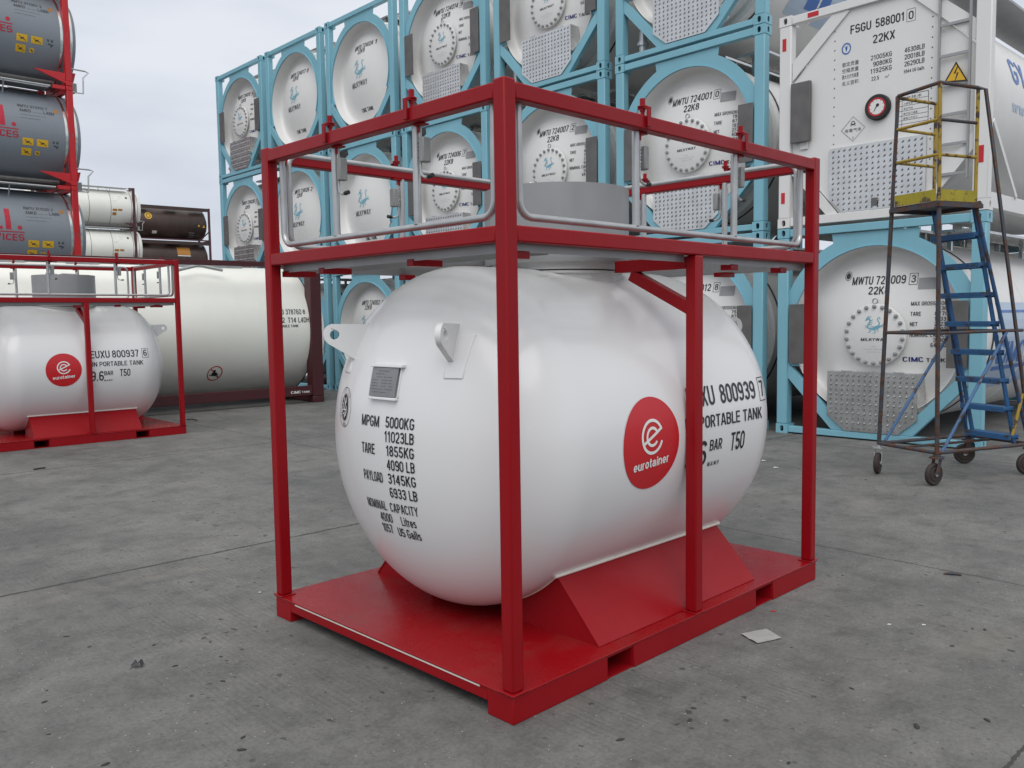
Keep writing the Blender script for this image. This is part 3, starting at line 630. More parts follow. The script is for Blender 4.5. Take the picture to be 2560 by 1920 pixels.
    for s, a, b, z, c in (('MPGM', 1.021, .879, 1.050, .049), ('5000KG', .832, .654, 1.052, .049), ('11023LB', .838, .654, .989, .049), ('TARE', 1.020, .912, .926, .047), ('1855KG', .828, .654, .928, .047), ('4090 LB', .828, .654, .866, .047),
                          ('PAYLOAD', 1.020, .866, .802, .046), ('3145KG', .828, .655, .804, .046), ('6933 LB', .828, .657, .741, .046), ('NOMINAL  CAPACITY', 1.028, .669, .672, .043), ('4000', .940, .850, .616, .043), ('Litres', .790, .698, .614, .043), ('1057', .946, .868, .562, .043), ('US Galls', .832, .688, .557, .043)):
        L_(lt, s, a, b, z, c, fl2, cut=0.06, bold=-0.004 if 'M' in s else 0.004)
    lt.build_lines('weight_lettering', INK, root)
    # ---- round red logo on the near side
    fs_ = side_fn(0.0022); lg = MB(); lg.disc(0.963, 0.951, 0.209, fs_, n=72, k=9); lo = lg.build_raw('logo_disc', DECALRED, root)
    ca, sa = cos(radians(4)), sin(radians(4)); fr_ = lambda x, y: side_fn(0.0040)(0.963 + x * ca - y * sa, 0.981 + x * sa + y * ca)
    e = MB(); e.ring(0, 0, 0.067, 0.081, fr_, 22, 338, 44); e.ring(0, 0, 0.033, 0.046, fr_, 32, 196, 24); e.ring(0, 0, 0.033, 0.046, fr_, 196, 322, 20)
    e.stroke([(-.066, -.026), (-.02, -.008), (.03, .012), (.074, .032)], .0135, fr_)
    e.build_raw('logo_emblem', INKWHITE, lo)
    e2 = MB(); fr2 = lambda x, y: side_fn(0.0040)(0.963 + x * ca - y * sa, 0.842 + x * sa + y * ca)
    e2.text('eurotainer', -0.130, 0, 0.043, fr2, x1=0.130, bold=0.022, cut=0.05); e2.build_raw('logo_lettering', INKWHITE, lo)
    # ---- guard rails, stanchions, latches and hooks on the four sides
    zc0, zc1 = 1.898, 2.360; i_ = 0.06
    sides = [((lambda x, z, q=0.0: Vector((x, i_ + q, z))), TL, (0.84, 1.635), (1, 0), (0, -1)),
             ((lambda x, z, q=0.0: Vector((TL - x, TW - i_ - q, z))), TL, (0.818, 1.613), (-1, 0), (0, 1)),
             ((lambda x, z, q=0.0: Vector((i_ + q, TW - x, z))), TW, (0.585, 1.177), (0, -1), (-1, 0)),
             ((lambda x, z, q=0.0: Vector((TL - i_ - q, x, z))), TW, (0.575, 1.168), (0, 1), (1, 0))]
    for fn, ln, sts, ax, ou in sides:
        ins = 0.13 if ln > 2 else 0.12
        g_ = MB().tube(rounded_loop((ins, zc0), (ln - ins, zc1), lambda x, z: fn(x, z)), 0.0145, 12, closed=True).build('guard_rail', GALV, root)
        ax = Vector((*ax, 0)); ou = Vector((*ou, 0))
        for x in sts:
            MB().tube([fn(x, zc0 + 0.01), fn(x, 2.305)], 0.0165, 12).build('stanchion', GALV, g_)
            bx = MB(); c = fn(x + 0.052, 2.20); mt = Matrix.Translation(c) @ Matrix((ax, -ou, Vector((0, 0, 1)))).transposed().to_4x4()
            bx.box(-0.013, -0.020, -0.05, 0.018, 0.020, 0.050, mt)
            lt_ = bx.build('latch', GREYBOX, g_, 0.005)
            rd = MB(); rd.tube([mt @ Vector(p) for p in ((-.024, .0, .10), (-.024, 0, -.075), (-.020, 0, -.096), (0.0, 0, -.108), (.026, 0, -.108))], 0.006, 8)
            for z in (0.055, 0.02, -0.01, -0.045): rd.tube([mt @ Vector((-.05, 0, z)), mt @ Vector((-.018, 0, z))], 0.0045, 6)
            k_ = 0
            hz = []
            for q in range(49): a = q * pi / 4; hz.append(mt @ Vector((-.024 + .0095 * cos(a), .0095 * sin(a), -.045 + .085 * q / 48)))
            rd.tube(hz, 0.002, 5); rd.build('latch_rod', GALV, lt_)
            MB().tube([mt @ Vector((.022, 0, -.108)), mt @ Vector((.050, 0, -.106))], 0.0095, 10).build('handle_grip', BLACK, lt_)
            br = MB(); br.box(-.045, -.018, .098, .012, .018, .106, mt); br.bar(mt @ Vector((-.028, 0, .098)), mt @ Vector((-.028, 0, .072)), .016, .016, ax); br.build('latch_bracket', RED, lt_, 0.002)
            # hook bar over the rail with its pin
            hb = MB(); p = fn(x + 0.012, 0, -i_) ; p.z = 0
            hb.bar(p + ou * 0.001 + Vector((0, 0, 2.318)), p + ou * 0.001 + Vector((0, 0, 2.398)), 0.024, 0.008, ou)
            hb.bar(p + ou * 0.005 + Vector((0, 0, 2.398)), p - ou * 0.050 + Vector((0, 0, 2.398)), 0.026, 0.006)
            q = p - ou * 0.032; hb.tube([q + Vector((0, 0, 2.369)), q + Vector((0, 0, 2.385)), q + Vector((0, 0, 2.386)), q + Vector((0, 0, 2.440))], [0.009, 0.009, 0.012, 0.012], 10)
            hb.tube([q + Vector((0, 0, 2.403)), q + Vector((0, 0, 2.409))], 0.022, 12)
            hb.build('rail_hook', RED, g_, 0.001)
    return root
def serial(root, num, chk, d=0.0):
    """owner number, tank type and pressure on the near side"""
    f = side_fn(0.0022); m = MB()
    m.text('EUXU', 1.262 + d * .6, 1.083, 0.094, f, x1=1.500 + d * .5, cut=0.06, bold=0.004); m.text(num, 1.552, 1.083, 0.094, f, x1=1.890, cut=0.06, bold=0.004)
    m.text(chk, 1.948, 1.090, 0.082, f, x1=1.998, cut=0.05)
    for a, b in (((1.932, 1.068), (2.016, 1.068)), ((1.932, 1.188), (2.016, 1.188)), ((1.932, 1.068), (1.932, 1.188)), ((2.016, 1.068), (2.016, 1.188))):
        m.stroke([(a[0] + (b[0] - a[0]) * i / 6, a[1] + (b[1] - a[1]) * i / 6) for i in range(7)], 0.0045, f)
    m.text('UN PORTABLE TANK', 1.225 + d * 1.1, 0.976, 0.060, f, x1=1.938, cut=0.06)
    m.text('9.6', 1.235 + d, 0.790, 0.125, f, x1=1.418 + d * .4, cut=0.06, bold=0.004); m.text('BAR', 1.441, 0.858, 0.055, f, x1=1.552, cut=0.05); m.text('M.A.W.P.', 1.441, 0.780, 0.022, f, x1=1.550, cut=0.05)
    m.text('T50', 1.636, 0.835, 0.094, f, x1=1.766, cut=0.06, bold=0.004)
    m.build_lines('serial_lettering', INK, root)
    n = MB(); fz = lambda x, y: Vector((x, TY - (TR + .002) * sin(radians(21.3 - y * 71)), TZ + (TR + .002) * cos(radians(21.3 - y * 71))))
    for i, (s, xa, xb) in enumerate((('------', .79, .86), ('---- --- ------ ---- ------', .78, .985), ('------- -- -- ----', .83, .98))): n.text(s, xa, .006 - i * 0.022, 0.022, fz, x1=xb)      # too small to read
    n.build_lines('valve_notice', INKGREY, root)
TANK_YAW = 0.779
tank = make_tank()
tank2 = copy_tree(tank)
serial(tank, '800939', '7'); serial(tank2, '800937', '6', .045)
tank.location = (-0.013, 3.083, 0); tank.rotation_euler = (0, 0, TANK_YAW)
tag(tank, 'large white pressure tank in an open red frame, round red logo, numbered 800939 7', 'portable tank', 'white tanks in red frames')
y2 = radians(42.1); tank2.location = (-4.494 - TL * cos(y2), 11.712 - TL * sin(y2), 0); tank2.rotation_euler = (0, 0, y2)
tag(tank2, 'smaller looking white pressure tank in a red frame, numbered 800937 6', 'portable tank', 'white tanks in red frames')
#PART3
# ------------------------------------------------------------------ stacked tank containers (local axes: x across the end, y into the stack, z up)
CW, CL, CH = 2.438, 6.058, 2.591
HX = CW / 2
def casting(mat, front=True):
    """hollow corner casting 0.178 x 0.162 x 0.118 with slots in its end and side faces; origin at its outer lower corner, body towards +x +y"""
    m = MB(); wx, wy, h, t = 0.162, 0.178, 0.118, 0.014; s = oval(0, 0, 0.05, 0.078)
    m.plate([(0, 0), (wx, 0), (wx, h), (0, h)], [[(x + wx / 2, y + h / 2) for x, y in s]], lambda x, z: Vector((x, 0, z)), t, (0, 1, 0))
    m.plate([(t, 0), (wy, 0), (wy, h), (t, h)], [[(x + wy / 2 + .005, y + h / 2) for x, y in s]], lambda y, z: Vector((0, y, z)), t, (1, 0, 0))
    m.box(t, t, h - t, wx, wy, h); m.box(t, t, 0, wx, wy, t); m.box(wx - t, t, t, wx, wy, h - t); m.box(t, wy - t, t, wx - t, wy, h - t)
    me = m.build('corner_casting', mat, None, 0); d = me.data; bpy.data.objects.remove(me); return d
def corner(root, mats, casts):
    for sx in (-1, 1):
        for sy in (0, 1):
            for z in (0.0, CH - 0.118):
                o = bpy.data.objects.new('corner_casting', casts); COL.objects.link(o); o.parent = root
                o.location = (sx * HX, sy * CL, z); o.scale = (-sx, 1 - 2 * sy, 1)
def ringtop(R=1.19, ri=1.02, zc=1.285):
    a0 = math.degrees(math.asin((1.82 - zc) / R)); xo = sqrt(R * R - (1.82 - zc) ** 2)
    o = [(-1.072, 0.86), (-1.072, 1.80)] + arc(0, zc, R, 180 - a0 - 1, 180 - 65, 10) + [(-0.52, 2.475), (0.52, 2.475)] + arc(0, zc, R, 65, a0 + 1, 10) + [(1.072, 1.80), (1.072, 0.86)]
    ai = math.degrees(math.asin((0.86 - zc) / ri))
    return o + arc(0, zc, ri, ai, 180 - ai, 40)
DZ, DR, DY0 = 1.285, 2.25, 0.075
def dome(off):
    return lambda x, z: Vector((x, DY0 + DR - sqrt(max(DR * DR - x * x - (z - DZ) ** 2, 0.01)) - off, z))
BCAST = casting(BLUE)
def blue_shell():
    root = empty('tank_container', (0, 0, 0))
    corner(root, BLUE, BCAST)
    for sx in (-1, 1):
        for y0, y1 in ((0.004, 0.13), (CL - 0.13, CL - 0.004)):
            x0, x1 = sorted((sx * (HX - 0.003), sx * (HX - 0.150)))
            MB().box(x0, y0, 0.1185, x1, y1, CH - 0.1185).build('corner_post', BLUE, root, 0.012)
    for sy in (0, 1):
        Y = lambda y, sy=sy: y if sy == 0 else CL - y
        def bx(mb, x0, y0, z0, x1, y1, z1):
            ya, yb = sorted((Y(y0), Y(y1))); mb.box(x0, ya, z0, x1, yb, z1); return mb
        bx(MB(), -HX + .163, 0.012, CH - 0.105, HX - .163, 0.11, CH - 0.012).build('top_rail', BLUE, root, 0.006)
        bx(MB(), -HX + .163, 0.010, 0.016, HX - .163, 0.12, 0.092).build('bottom_rail', BLUE, root, 0.006)
        f = (lambda x, z: Vector((x, 0.045, z))) if sy == 0 else (lambda x, z: Vector((x, CL - 0.045, z)))
        nrm = (0, 1, 0) if sy == 0 else (0, -1, 0)
        ep = MB(); ep.plate(ringtop(), [], f, 0.012, nrm)
        ep.build('end_ring', BLUE, root, 0.0)
        fl = MB(); a0, a1 = -24, 204; n = 44
        for rr in ((1.0205, 1.028),):
            vs = []; fs = []
            for i in range(n + 1):
                t = radians(a0 + (a1 - a0) * i / n)
                for r, y in ((rr[0], 0.020), (rr[1], 0.020), (rr[1], 0.09), (rr[0], 0.09)): vs.append((r * cos(t), Y(y), DZ + r * sin(t)))
            for i in range(n):
                for k in range(4): fs.append((i * 4 + k, i * 4 + (k + 1) % 4, i * 4 + 4 + (k + 1) % 4, i * 4 + 4 + k))
            fl.add(vs, fs)
        fl.build('ring_flange', BLUE, root)
        for sx in (-1, 1):
            d = MB(); fd = (lambda x, z, sx=sx: Vector((sx * x, Y(0.022), z)))
            d.plate([(1.073, .905), (1.073, .715), (.485, .094), (.300, .094)], [], fd, 0.075, nrm); d.build('diagonal_brace', BLUE, root, 0.004)
    # barrel with its dished front end
    pr = [(0.0, DY0)]
    for i in range(1, 21): r = 0.88 * i / 20; pr.append((r, DY0 + DR - sqrt(DR * DR - r * r)))
    y_ = pr[-1][1]; pr += [(.915, y_ + .012), (.945, y_ + .016), (.972, y_ + .008), (.992, y_ - .012), (1.005, y_ - .045), (1.011, y_ - .09), (1.012, 0.05), (1.018, 0.048), (1.018, 0.50), (1.07, 0.50), (1.105, 0.53), (1.105, 1.9), (1.112, 1.902), (1.112, 1.95), (1.105, 1.952), (1.105, 5.53), (1.02, 5.56), (1.018, 6.0), (0.9, 5.95), (0.5, 6.01), (0.0, 6.03)]
    MB().lathe(pr, (0, 0, DZ), (0, 1, 0), 72).build('tank_barrel', CWHITE, root, smooth=30)
    MB().lathe([(1.108, 0.66), (1.115, 0.66), (1.115, 0.69), (1.108, 0.69)], (0, 0, DZ), (0, 1, 0), 64, closed=True).build('barrel_band', BLACK, root)
    wk = MB(); wk.box(-0.30, 0.55, 2.47, 0.30, CL - .3, 2.50); wk.box(0.45, 0.6, 2.44, 0.88, CL - .6, 2.47)
    for y in (0.9, 2.2, 3.6, 5.0): wk.box(-0.25, y, 2.36, -0.2, y + .04, 2.4695); wk.box(.2, y, 2.36, .25, y + .04, 2.4695); wk.box(.5, y, 2.2, .55, y + .04, 2.4395)
    wk.build('walkway', ALU, root)
    vp = MB(); vp.tube([(-0.84, 0.18, 0.10), (-0.84, 0.18, 0.42)], 0.06); vp.tube([(-0.84, 0.18, .22), (-0.84, 0.18, 0.27)], 0.085); vp.tube([(-0.84, 0.18, .40), (-0.84, .6, 0.52)], 0.04)
    vp.build('outlet_valve', GALV, root)
    return root
def dot_plate(m, x0, x1, z0, z1, nx, nz, fn, ok):
    for j in range(nz):
        for i in range(nx):
            x = x0 + (x1 - x0) * (i + .5) / nx; z = z0 + (z1 - z0) * (j + .5) / nz
            if not ok(x, z): continue
            a = pi / 4 if j % 2 else pi / 3; L, W_ = 0.027, 0.016
            ca, sa = cos(a), sin(a); P = lambda u, v, h: fn(x + u * ca - v * sa, z + u * sa + v * ca, h)
            m.add([P(-L, 0, 0), P(0, -W_, 0), P(L, 0, 0), P(0, W_, 0), P(-L * .40, 0, .011), P(L * .40, 0, .011)], [(0, 1, 5, 4), (1, 2, 5), (2, 3, 4, 5), (3, 0, 4)])
def manhole_end(root):
    """manhole cover, valve box and document plates of a valve end"""
    cv = MB(); cv.lathe([(0.0, 0.030), (0.345, 0.034), (0.365, 0.042), (0.368, 0.065), (0.30, 0.07), (0.30, 0.16)], (0.02, 0, 1.258), (0, 1, 0), 56)
    c = cv.build('manhole_cover', CWHITE, root, smooth=30); c['_'] = 0; del c['_']
    b = MB(); b.lathe([(0, -.036), (.013, -.033), (.017, -.02), (.024, -.018), (.024, 0.0)], (0, 0, 0), (0, 1, 0), 8); bo = b.build('bolt', STEEL, c); 
    for i in range(22):
        o = bo if i == 0 else bo.copy()
        if i: COL.objects.link(o)
        a = 2 * pi * (i + .5) / 22; o.location = (0.02 + .334 * cos(a), 0.036, 1.258 + .334 * sin(a))
    ring = MB(); ring.tube([(0.02 + .03 * cos(2 * pi * k / 12), 0.05, 1.655 + .03 * sin(2 * pi * k / 12)) for k in range(12)], .008, 6, closed=True); ring.build('lifting_eye', STEEL, c)
    vb = MB(); f = lambda x, z: Vector((x, 0.004, z))
    vb.plate([(-.535, .815), (-.535, .28), (-.312, .098), (.322, .098), (.540, .28), (.540, .815)], [], f, 0.24, (0, 1, 0))
    dot_plate(vb, -.52, .525, .11, .80, 15, 12, lambda x, z, h: Vector((x, 0.004 - h, z)), lambda x, z: abs(x) < .51 and z > .13 and (z - .13) > (abs(x) - .30) * .82)
    for x in (-.36, .26): vb.box(x, .0, .816, x + .12, .03, .828)
    vb.build('valve_box', ALU, root, smooth=20)
    for x0, x1 in ((-1.045, -.80), (.845, 1.062)):
        MB().box(x0, -0.012, .895, x1, 0.006, 1.640).build('document_plate', PLATE, root, 0.003)
    MB().patch(.455, 1.783, .655, 1.912, dome(.006), 3, 3).build_raw('label_plate', LABELP, root)
def no_bolt(root): pass
def box_outline(m, x0, z0, x1, z1, wd, f):
    for p in ([(x0, z0), (x1, z0)], [(x1, z0), (x1, z1)], [(x1, z1), (x0, z1)], [(x0, z1), (x0, z0)]): m.stroke(p, wd, f)
def manhole_text(root, num, chk):
    f0 = dome(.004); f = lambda x, z: f0(x - .045, z); m = MB()
    if num:
        m.text('MWTU ' + num, -.272, 1.855, .098, f, x1=.362, italic=.0, bold=.006); m.text(chk, .418, 1.862, .085, f, x1=.468)
        box_outline(m, .400, 1.838, .486, 1.968, .005, f)
        m.text('22K8', -.055, 1.736, .092, f, x1=.198, bold=.006); m.build_lines('number_lettering', INK, root)
    m = MB()
    for z, a, b in ((1.595, 'MAX GROSS', '36000KG'), (1.537, '', '79365LB'), (1.478, 'TARE', ' 8770KG'), (1.418, '', '19335LB'), (1.360, 'NET', '27230KG'), (1.301, '', '60031LB')):
        if a: m.text(a, .445, z, .046, f, squeeze=1.0)
        m.text(b, .690, z, .046, f, x1=.895)
    m.text('NOMINAL CAPACITY', .445, 1.236, .046, f, squeeze=1.0); m.text('24300 L', .86, 1.177, .046, f, align='R', squeeze=1.0); m.text('6420 US G', .88, 1.119, .046, f, align='R', squeeze=1.0)
    m.build_lines('weight_lettering', INK, root)
    m = MB(); m.text('CIMC', .368, .948, .056, f, x1=.585, bold=.02); m.build_raw('maker_lettering', INKBLUE, root)
    m = MB(); m.text('TANK', .612, .948, .044, f, x1=.80, bold=.01); m.build_raw('maker_lettering', INK, root)
    fm = lambda x, z: Vector((x, 0.0285, z))
    m = MB(); dragon(m, .02, 1.372, .25, fm); m.build_raw('dragon_emblem', INKTEAL, root)
    m = MB(); m.text('MILKYWAY', -.135, 1.188, .034, fm, x1=.168, bold=.006)
    m.build_raw('name_lettering', INK, root)
    m = MB(); fq = fm; m.text('------', -.01, 1.113, .02, fm, x1=.04); m.text('-- ----- ---- -----', -.10, 1.082, .02, fm, x1=.135); m.text('------ -- ---', -.06, 1.050, .02, fm, x1=.10)
    m.build_lines('small_lettering', INKGREY, root)
    m = MB(); m.ring(-.335, 1.968, .050, .056, f, sx=.8); m.ring(-.335, 1.968, .0, .037, f, sx=.8, n=24); m.build_raw('inspection_badge', INKGREY, root)
def plain_text(root, num, chk):
    f = dome(.004); m = MB()
    if num:
        m.text('MWTU ' + num, -.34, 1.835, .098, f, x1=.31, bold=.006); m.text(chk, .36, 1.835, .095, f, x1=.412); m.text('22K8', -.185, 1.740, .088, f, x1=.075, bold=.006)
        m.build_lines('number_lettering', INK, root)
    m = MB(); dragon(m, -.06, 1.415, .46, f); m.build_raw('dragon_emblem', INKTEAL, root)
    m = MB(); m.text('MILKYWAY', -.37, 1.078, .105, f, x1=.20); m.build_raw('name_lettering', INKGREY, root)
    m = MB(); m.text('CIMC TANK', -.15, .575, .075, f, x1=.24, bold=.01); m.build_raw('maker_lettering', INK, root)
proto = blue_shell()
proto_m = copy_tree(proto); manhole_end(proto_m)
GX, GY, GA, PITCHX = 3.387, 10.978, -0.8122, 2.6405
def row_place(o, col, lvl, dy=0.0):
    X = (col - 6) * PITCHX + HX + 0.018
    o.location = (GX + X * cos(GA) - dy * sin(GA), GY + X * sin(GA) + dy * cos(GA), lvl * 2.600 + 0.001); o.rotation_euler = (0, 0, GA)
used = {}
COLS = 'ABCDEF'
ROWN = ('at the bottom', 'in the middle tier', 'in the top tier')
specs = {(0, 2): ('m', '724015', '4'), (1, 2): ('p', '724017', '8'), (2, 2): ('p', '724024', '1'), (3, 2): ('m', '724014', '9'), (4, 2): ('m', '', ''), (5, 2): ('m', '', ''),
         (0, 1): ('m', '724028', '3'), (1, 1): ('p', '724026', '2'), (2, 1): ('p', '', ''), (3, 1): ('m', '724006', '7'), (4, 1): ('m', '724007', '2'), (5, 1): ('m', '724001', '0'),
         (0, 0): ('m', '', ''), (1, 0): ('p', '', ''), (2, 0): ('p', '724002', '5'), (3, 0): ('p', '', ''), (4, 0): ('m', '', ''), (5, 0): ('m', '724012', '8'), (6, 0): ('m', '724009', '3')}
extra = {(4, 2): 'blue framed tank container right above number 724007 2, its plate box catching light', (5, 2): 'blue framed tank container directly above number 724001 0, cut off above its plate box',
         (2, 1): 'blue framed tank container directly under number 724024 1, plain end with dragon emblem', (0, 0): 'blue framed tank container under number 724028 3, hidden behind the maroon framed tank',
         (1, 0): 'blue framed tank container under number 724026 2, only its corner post showing', (3, 0): 'blue framed tank container under number 724006 7, hidden behind the big white tank',
         (4, 0): 'blue framed tank container under number 724007 2, hidden behind the big white tank'}
for (c, l), (k, num, chk) in specs.items():
    src = proto_m if k == 'm' else proto
    if k not in used: o = src; used[k] = 1
    else:
        o = copy_tree(src)
        for ch in list(o.children):
            if ch.name.split('.')[0] in ('number_lettering', 'weight_lettering', 'maker_lettering', 'dragon_emblem', 'name_lettering', 'small_lettering', 'inspection_badge'):
                bpy.data.objects.remove(ch)
    (manhole_text if k == 'm' else plain_text)(o, num, chk)
    row_place(o, c, l)
    lab = extra.get((c, l)) or (('blue framed tank container with bolted manhole, numbered %s %s' if k == 'm' else 'blue framed tank container with plain dragon end, numbered %s %s') % (num, chk))
    tag(o, lab, 'tank container', 'blue framed tank containers stacked in a row')

# ------------------------------------------------------------------ white container on top of the nearest blue one
def white_container():
    root = empty('tank_container', (0, 0, 0)); corner(root, CWHITE, casting(CWHITE))
    for sx in (-1, 1):
        for y0, y1 in ((0.004, 0.13), (CL - 0.13, CL - 0.004)):
            x0, x1 = sorted((sx * (HX - 0.003), sx * (HX - 0.16))); MB().box(x0, y0, 0.1185, x1, y1, CH - 0.1185).build('corner_post', CWHITE, root, 0.012)
        x0, x1 = sorted((sx * (HX - 0.012), sx * (HX - 0.11)))
        MB().box(x0, 0.179, 0.03, x1, CL - .179, 0.20).build('side_rail', CWHITE, root, 0.006)
        MB().bar((sx * (HX - .06), 0.13, 0.95), (sx * (HX - .06), 0.95, 0.20), 0.06, 0.13, (1, 0, 0)).build('side_brace', CWHITE, root, 0.004)
    for y in (0.012, CL - .11):
        MB().box(-HX + .163, y, CH - 0.110, HX - .163, y + .1, CH - 0.012).build('top_rail', CWHITE, root, 0.006)
        MB().box(-HX + .163, y, 0.016, HX - .163, y + .1, 0.120).build('bottom_rail', CWHITE, root, 0.006)
    f = lambda x, z: Vector((x, 0.055, z)); pn = MB()
    pn.plate([(-1.056, .86), (-1.056, 1.76), (-.36, 2.475), (.36, 2.475), (1.056, 1.76), (1.056, .86), (.44, .125), (-.44, .125)], [], f, 0.02, (0, 1, 0)); po = pn.build('end_panel', CWHITE, root)
    rv = MB()
    for i in range(16):
        for x in (-.52, .60): rv.lathe([(0, -.006), (.007, -.004), (.009, 0)], (x, .0545, .62 + i * .11), (0, 1, 0), 6)
    rv.build('rivet_rows', PLATE, po)
    for sx in (-1, 1):
        MB().plate([(1.055, 1.79), (1.055, 2.02), (.55, 2.47), (.33, 2.47)], [], (lambda x, z, sx=sx: Vector((sx * x, .03, z))), .024, (0, 1, 0)).build('corner_brace', CWHITE, root, 0.004)
        MB().plate([(1.055, .85), (1.055, .66), (.60, .122), (.45, .122)], [], (lambda x, z, sx=sx: Vector((sx * x, .03, z))), .024, (0, 1, 0)).build('corner_brace', CWHITE, root, 0.004)
    MB().lathe([(0, .08), (1.0, .08), (1.04, .3), (1.16, .38), (1.16, 5.6), (1.0, 5.7), (1.0, 5.95), (0, 5.98)], (0, 0, 1.30), (0, 1, 0), 72).build('tank_barrel', CWHITE, root, smooth=30)
    wk = MB(); wk.box(.45, .5, 2.50, 1.0, CL - .3, 2.53); wk.box(-.3, .5, 2.52, .3, CL - .3, 2.55); wk.build('walkway', STEEL, root)
    # valve door of tread plate
    vb = MB(); vb.plate([(-.555, .895), (-.555, .30), (-.385, .124), (.50, .124), (.568, .19), (.568, .895)], [], lambda x, z: Vector((x, .022, z)), .03, (0, 1, 0))
    dot_plate(vb, -.54, .555, .13, .885, 16, 12, lambda x, z, h: Vector((x, .022 - h, z)), lambda x, z: abs(x) < .53 and (x > -.38 or z - .16 > (-.38 - x)))
    vb.build('valve_door', ALU, root, smooth=20)
    MB().box(-.03, .0, .165, .04, .012, .255).build('door_latch', PLATE, root, .003)
    MB().box(-1.04, -.03, 1.03, -.79, .02, 1.75).build('document_plate', PLATE, root, .004)
    MB().box(-.945, .03, .945, -.845, .052, 1.03).build('small_plate', INKWHITE, root, .003)
    # gauge
    gm = MB(); gm.lathe([(0.0, .0), (.138, .0), (.146, .01), (.146, .05), (.11, .054)], (.02, 0, 1.285), (0, 1, 0), 40)
    go = gm.build('pressure_gauge', BLACK, root); fg = lambda x, z, o=0: Vector((.02 + x, -.002 - o, 1.285 + z))
    d = MB(); d.ring(0, 0, .001, .085, fg); d.build_raw('gauge_dial', INKWHITE, go)
    d = MB(); d.ring(0, 0, .088, .104, fg); 
    for i in range(9): a = radians(225 - 33.75 * i); d.stroke([(.07 * cos(a), .07 * sin(a)), (.087 * cos(a), .087 * sin(a))], .006, lambda x, z: fg(x, z, .001))
    d.build_raw('gauge_scale', DECALRED, go)
    d = MB(); d.stroke([(-.035, -.05), (.012, .035)], [.006, .014], lambda x, z: fg(x, z, .0025)); d.disc(.01, .02, .018, lambda x, z: fg(x, z, .003), n=16, k=1); d.build_raw('gauge_needle', BLACK, go)
    # ladder
    ld_ = MB()
    for x in (.69, 1.005): ld_.bar((x, .012, .36), (x, .012, 2.47), .035, .02, (1, 0, 0))
    ld_.build('ladder_side', STEEL, root); 
    for z in (.42, .74, 1.06, 1.375, 1.69, 2.02, 2.34): MB().bar((.70, .010, z), (.995, .010, z), .022, .03).build('ladder_rung', STEEL, root)
    tr = MB(); ft = lambda x, z: Vector((x, -.010, z)); tr.plate([(.755, 1.405), (1.000, 1.375), (.875, 1.605)], [], ft, .004, (0, 1, 0)); to = tr.build('warning_triangle', INKYEL, root)
    ft2 = lambda x, z: Vector((x, -.0115, z)); b = MB(); ou_ = [(.755, 1.405), (1.000, 1.375), (.875, 1.605)]; cx, cz = (.8767, 1.4617); inn = [(cx + (x - cx) * .80, cz + (z - cz) * .80) for x, z in ou_]
    b.flat(ou_, [inn], ft2); b.stroke([(.895, 1.56), (.862, 1.48), (.895, 1.485), (.868, 1.40)], [.008, .02, .018, .006], ft2); b.build_raw('triangle_symbol', INK, to)
    # writing
    f = lambda x, z: Vector((x, .0530, z)); m = MB()
    m.text('FSGU', -.332, 2.195, .098, f, x1=-.085, bold=.008); m.text('588001', -.035, 2.195, .098, f, x1=.285, bold=.008); m.text('0', .338, 2.192, .09, f, x1=.392, bold=.004); box_outline(m, .318, 2.17, .412, 2.305, .004, f)
    m.text('22KX', -.065, 2.025, .095, f, x1=.19, bold=.008); m.build_lines('number_lettering', INK, root)
    m = MB()
    for z, s in ((1.838, '21005KG'), (1.762, '9080KG'), (1.686, '11925KG')): m.text(s, -.085 if len(s) > 6 else -.055, z, .054, f, x1=.160)
    m.text('22.5', -.073, 1.605, .044, f, squeeze=1.0); m.text('m³', .085, 1.605, .042, f, squeeze=1.0)
    for z, s in ((1.838, '46308LB'), (1.762, '20018LB'), (1.686, '26290LB')): m.text(s, .300, z, .054, f, x1=.520)
    m.text('5944 US Galls', .296, 1.611, .038, f, x1=.52)
    for z, s in ((1.836, '额定质量'), (1.765, '空箱质量'), (1.695, '最大允许充装量'), (1.617, '名义容积')): m.text(s, -.425, z, .050, f, x1=-.225)
    m.build_lines('weight_lettering', INKGREY, root)
    m = MB(); m.ring(-.378, 2.04, .050, .068, f, sx=.85); m.ring(-.378, 2.04, .001, .014, f, sx=.85); m.stroke([(-.378, 2.07), (-.378, 2.01)], .012, f); m.stroke([(-.40, 2.068), (-.378, 2.04), (-.356, 2.068)], .008, f)
    m.build_raw('inspection_badge', MIDBLUE, root)
    m = MB(); c_ = (-.282, 1.092)
    for k, wd in ((.146, .003), (.138, .002)): m.stroke([(c_[0] - k, c_[1]), (c_[0], c_[1] + k), (c_[0] + k, c_[1]), (c_[0], c_[1] - k), (c_[0] - k, c_[1])], wd, f)
    m.text('有毒气体', -.382, 1.062, .042, f, x1=-.182); m.text('2', -.29, .975, .03, f, squeeze=1.0)
    m.ring(-.282, 1.165, .014, .023, f); m.stroke([(-.315, 1.132), (-.25, 1.155)], .007, f); m.stroke([(-.315, 1.155), (-.25, 1.132)], .007, f)
    m.build_raw('hazard_diamond', INKGREY, root)
    m = MB(); box_outline(m, .212, 1.006, .572, 1.372, .006, f)
    for z in (1.31, 1.25, 1.195, 1.14, 1.09, 1.05): m.stroke([(.212, z), (.572, z)], .004, f)
    m.stroke([(.285, 1.006), (.285, 1.31)], .004, f); m.text('安全技术', .27, 1.322, .034, f, x1=.50); 
    for z, s in ((1.262, '介质名称'), (1.207, '液化气体'), (1.152, '操作压力温度'), (1.10, '最高工作压力')): m.text(s, .30, z, .024, f, squeeze=1.0)
    m.build_lines('data_table', INKGREY, root)
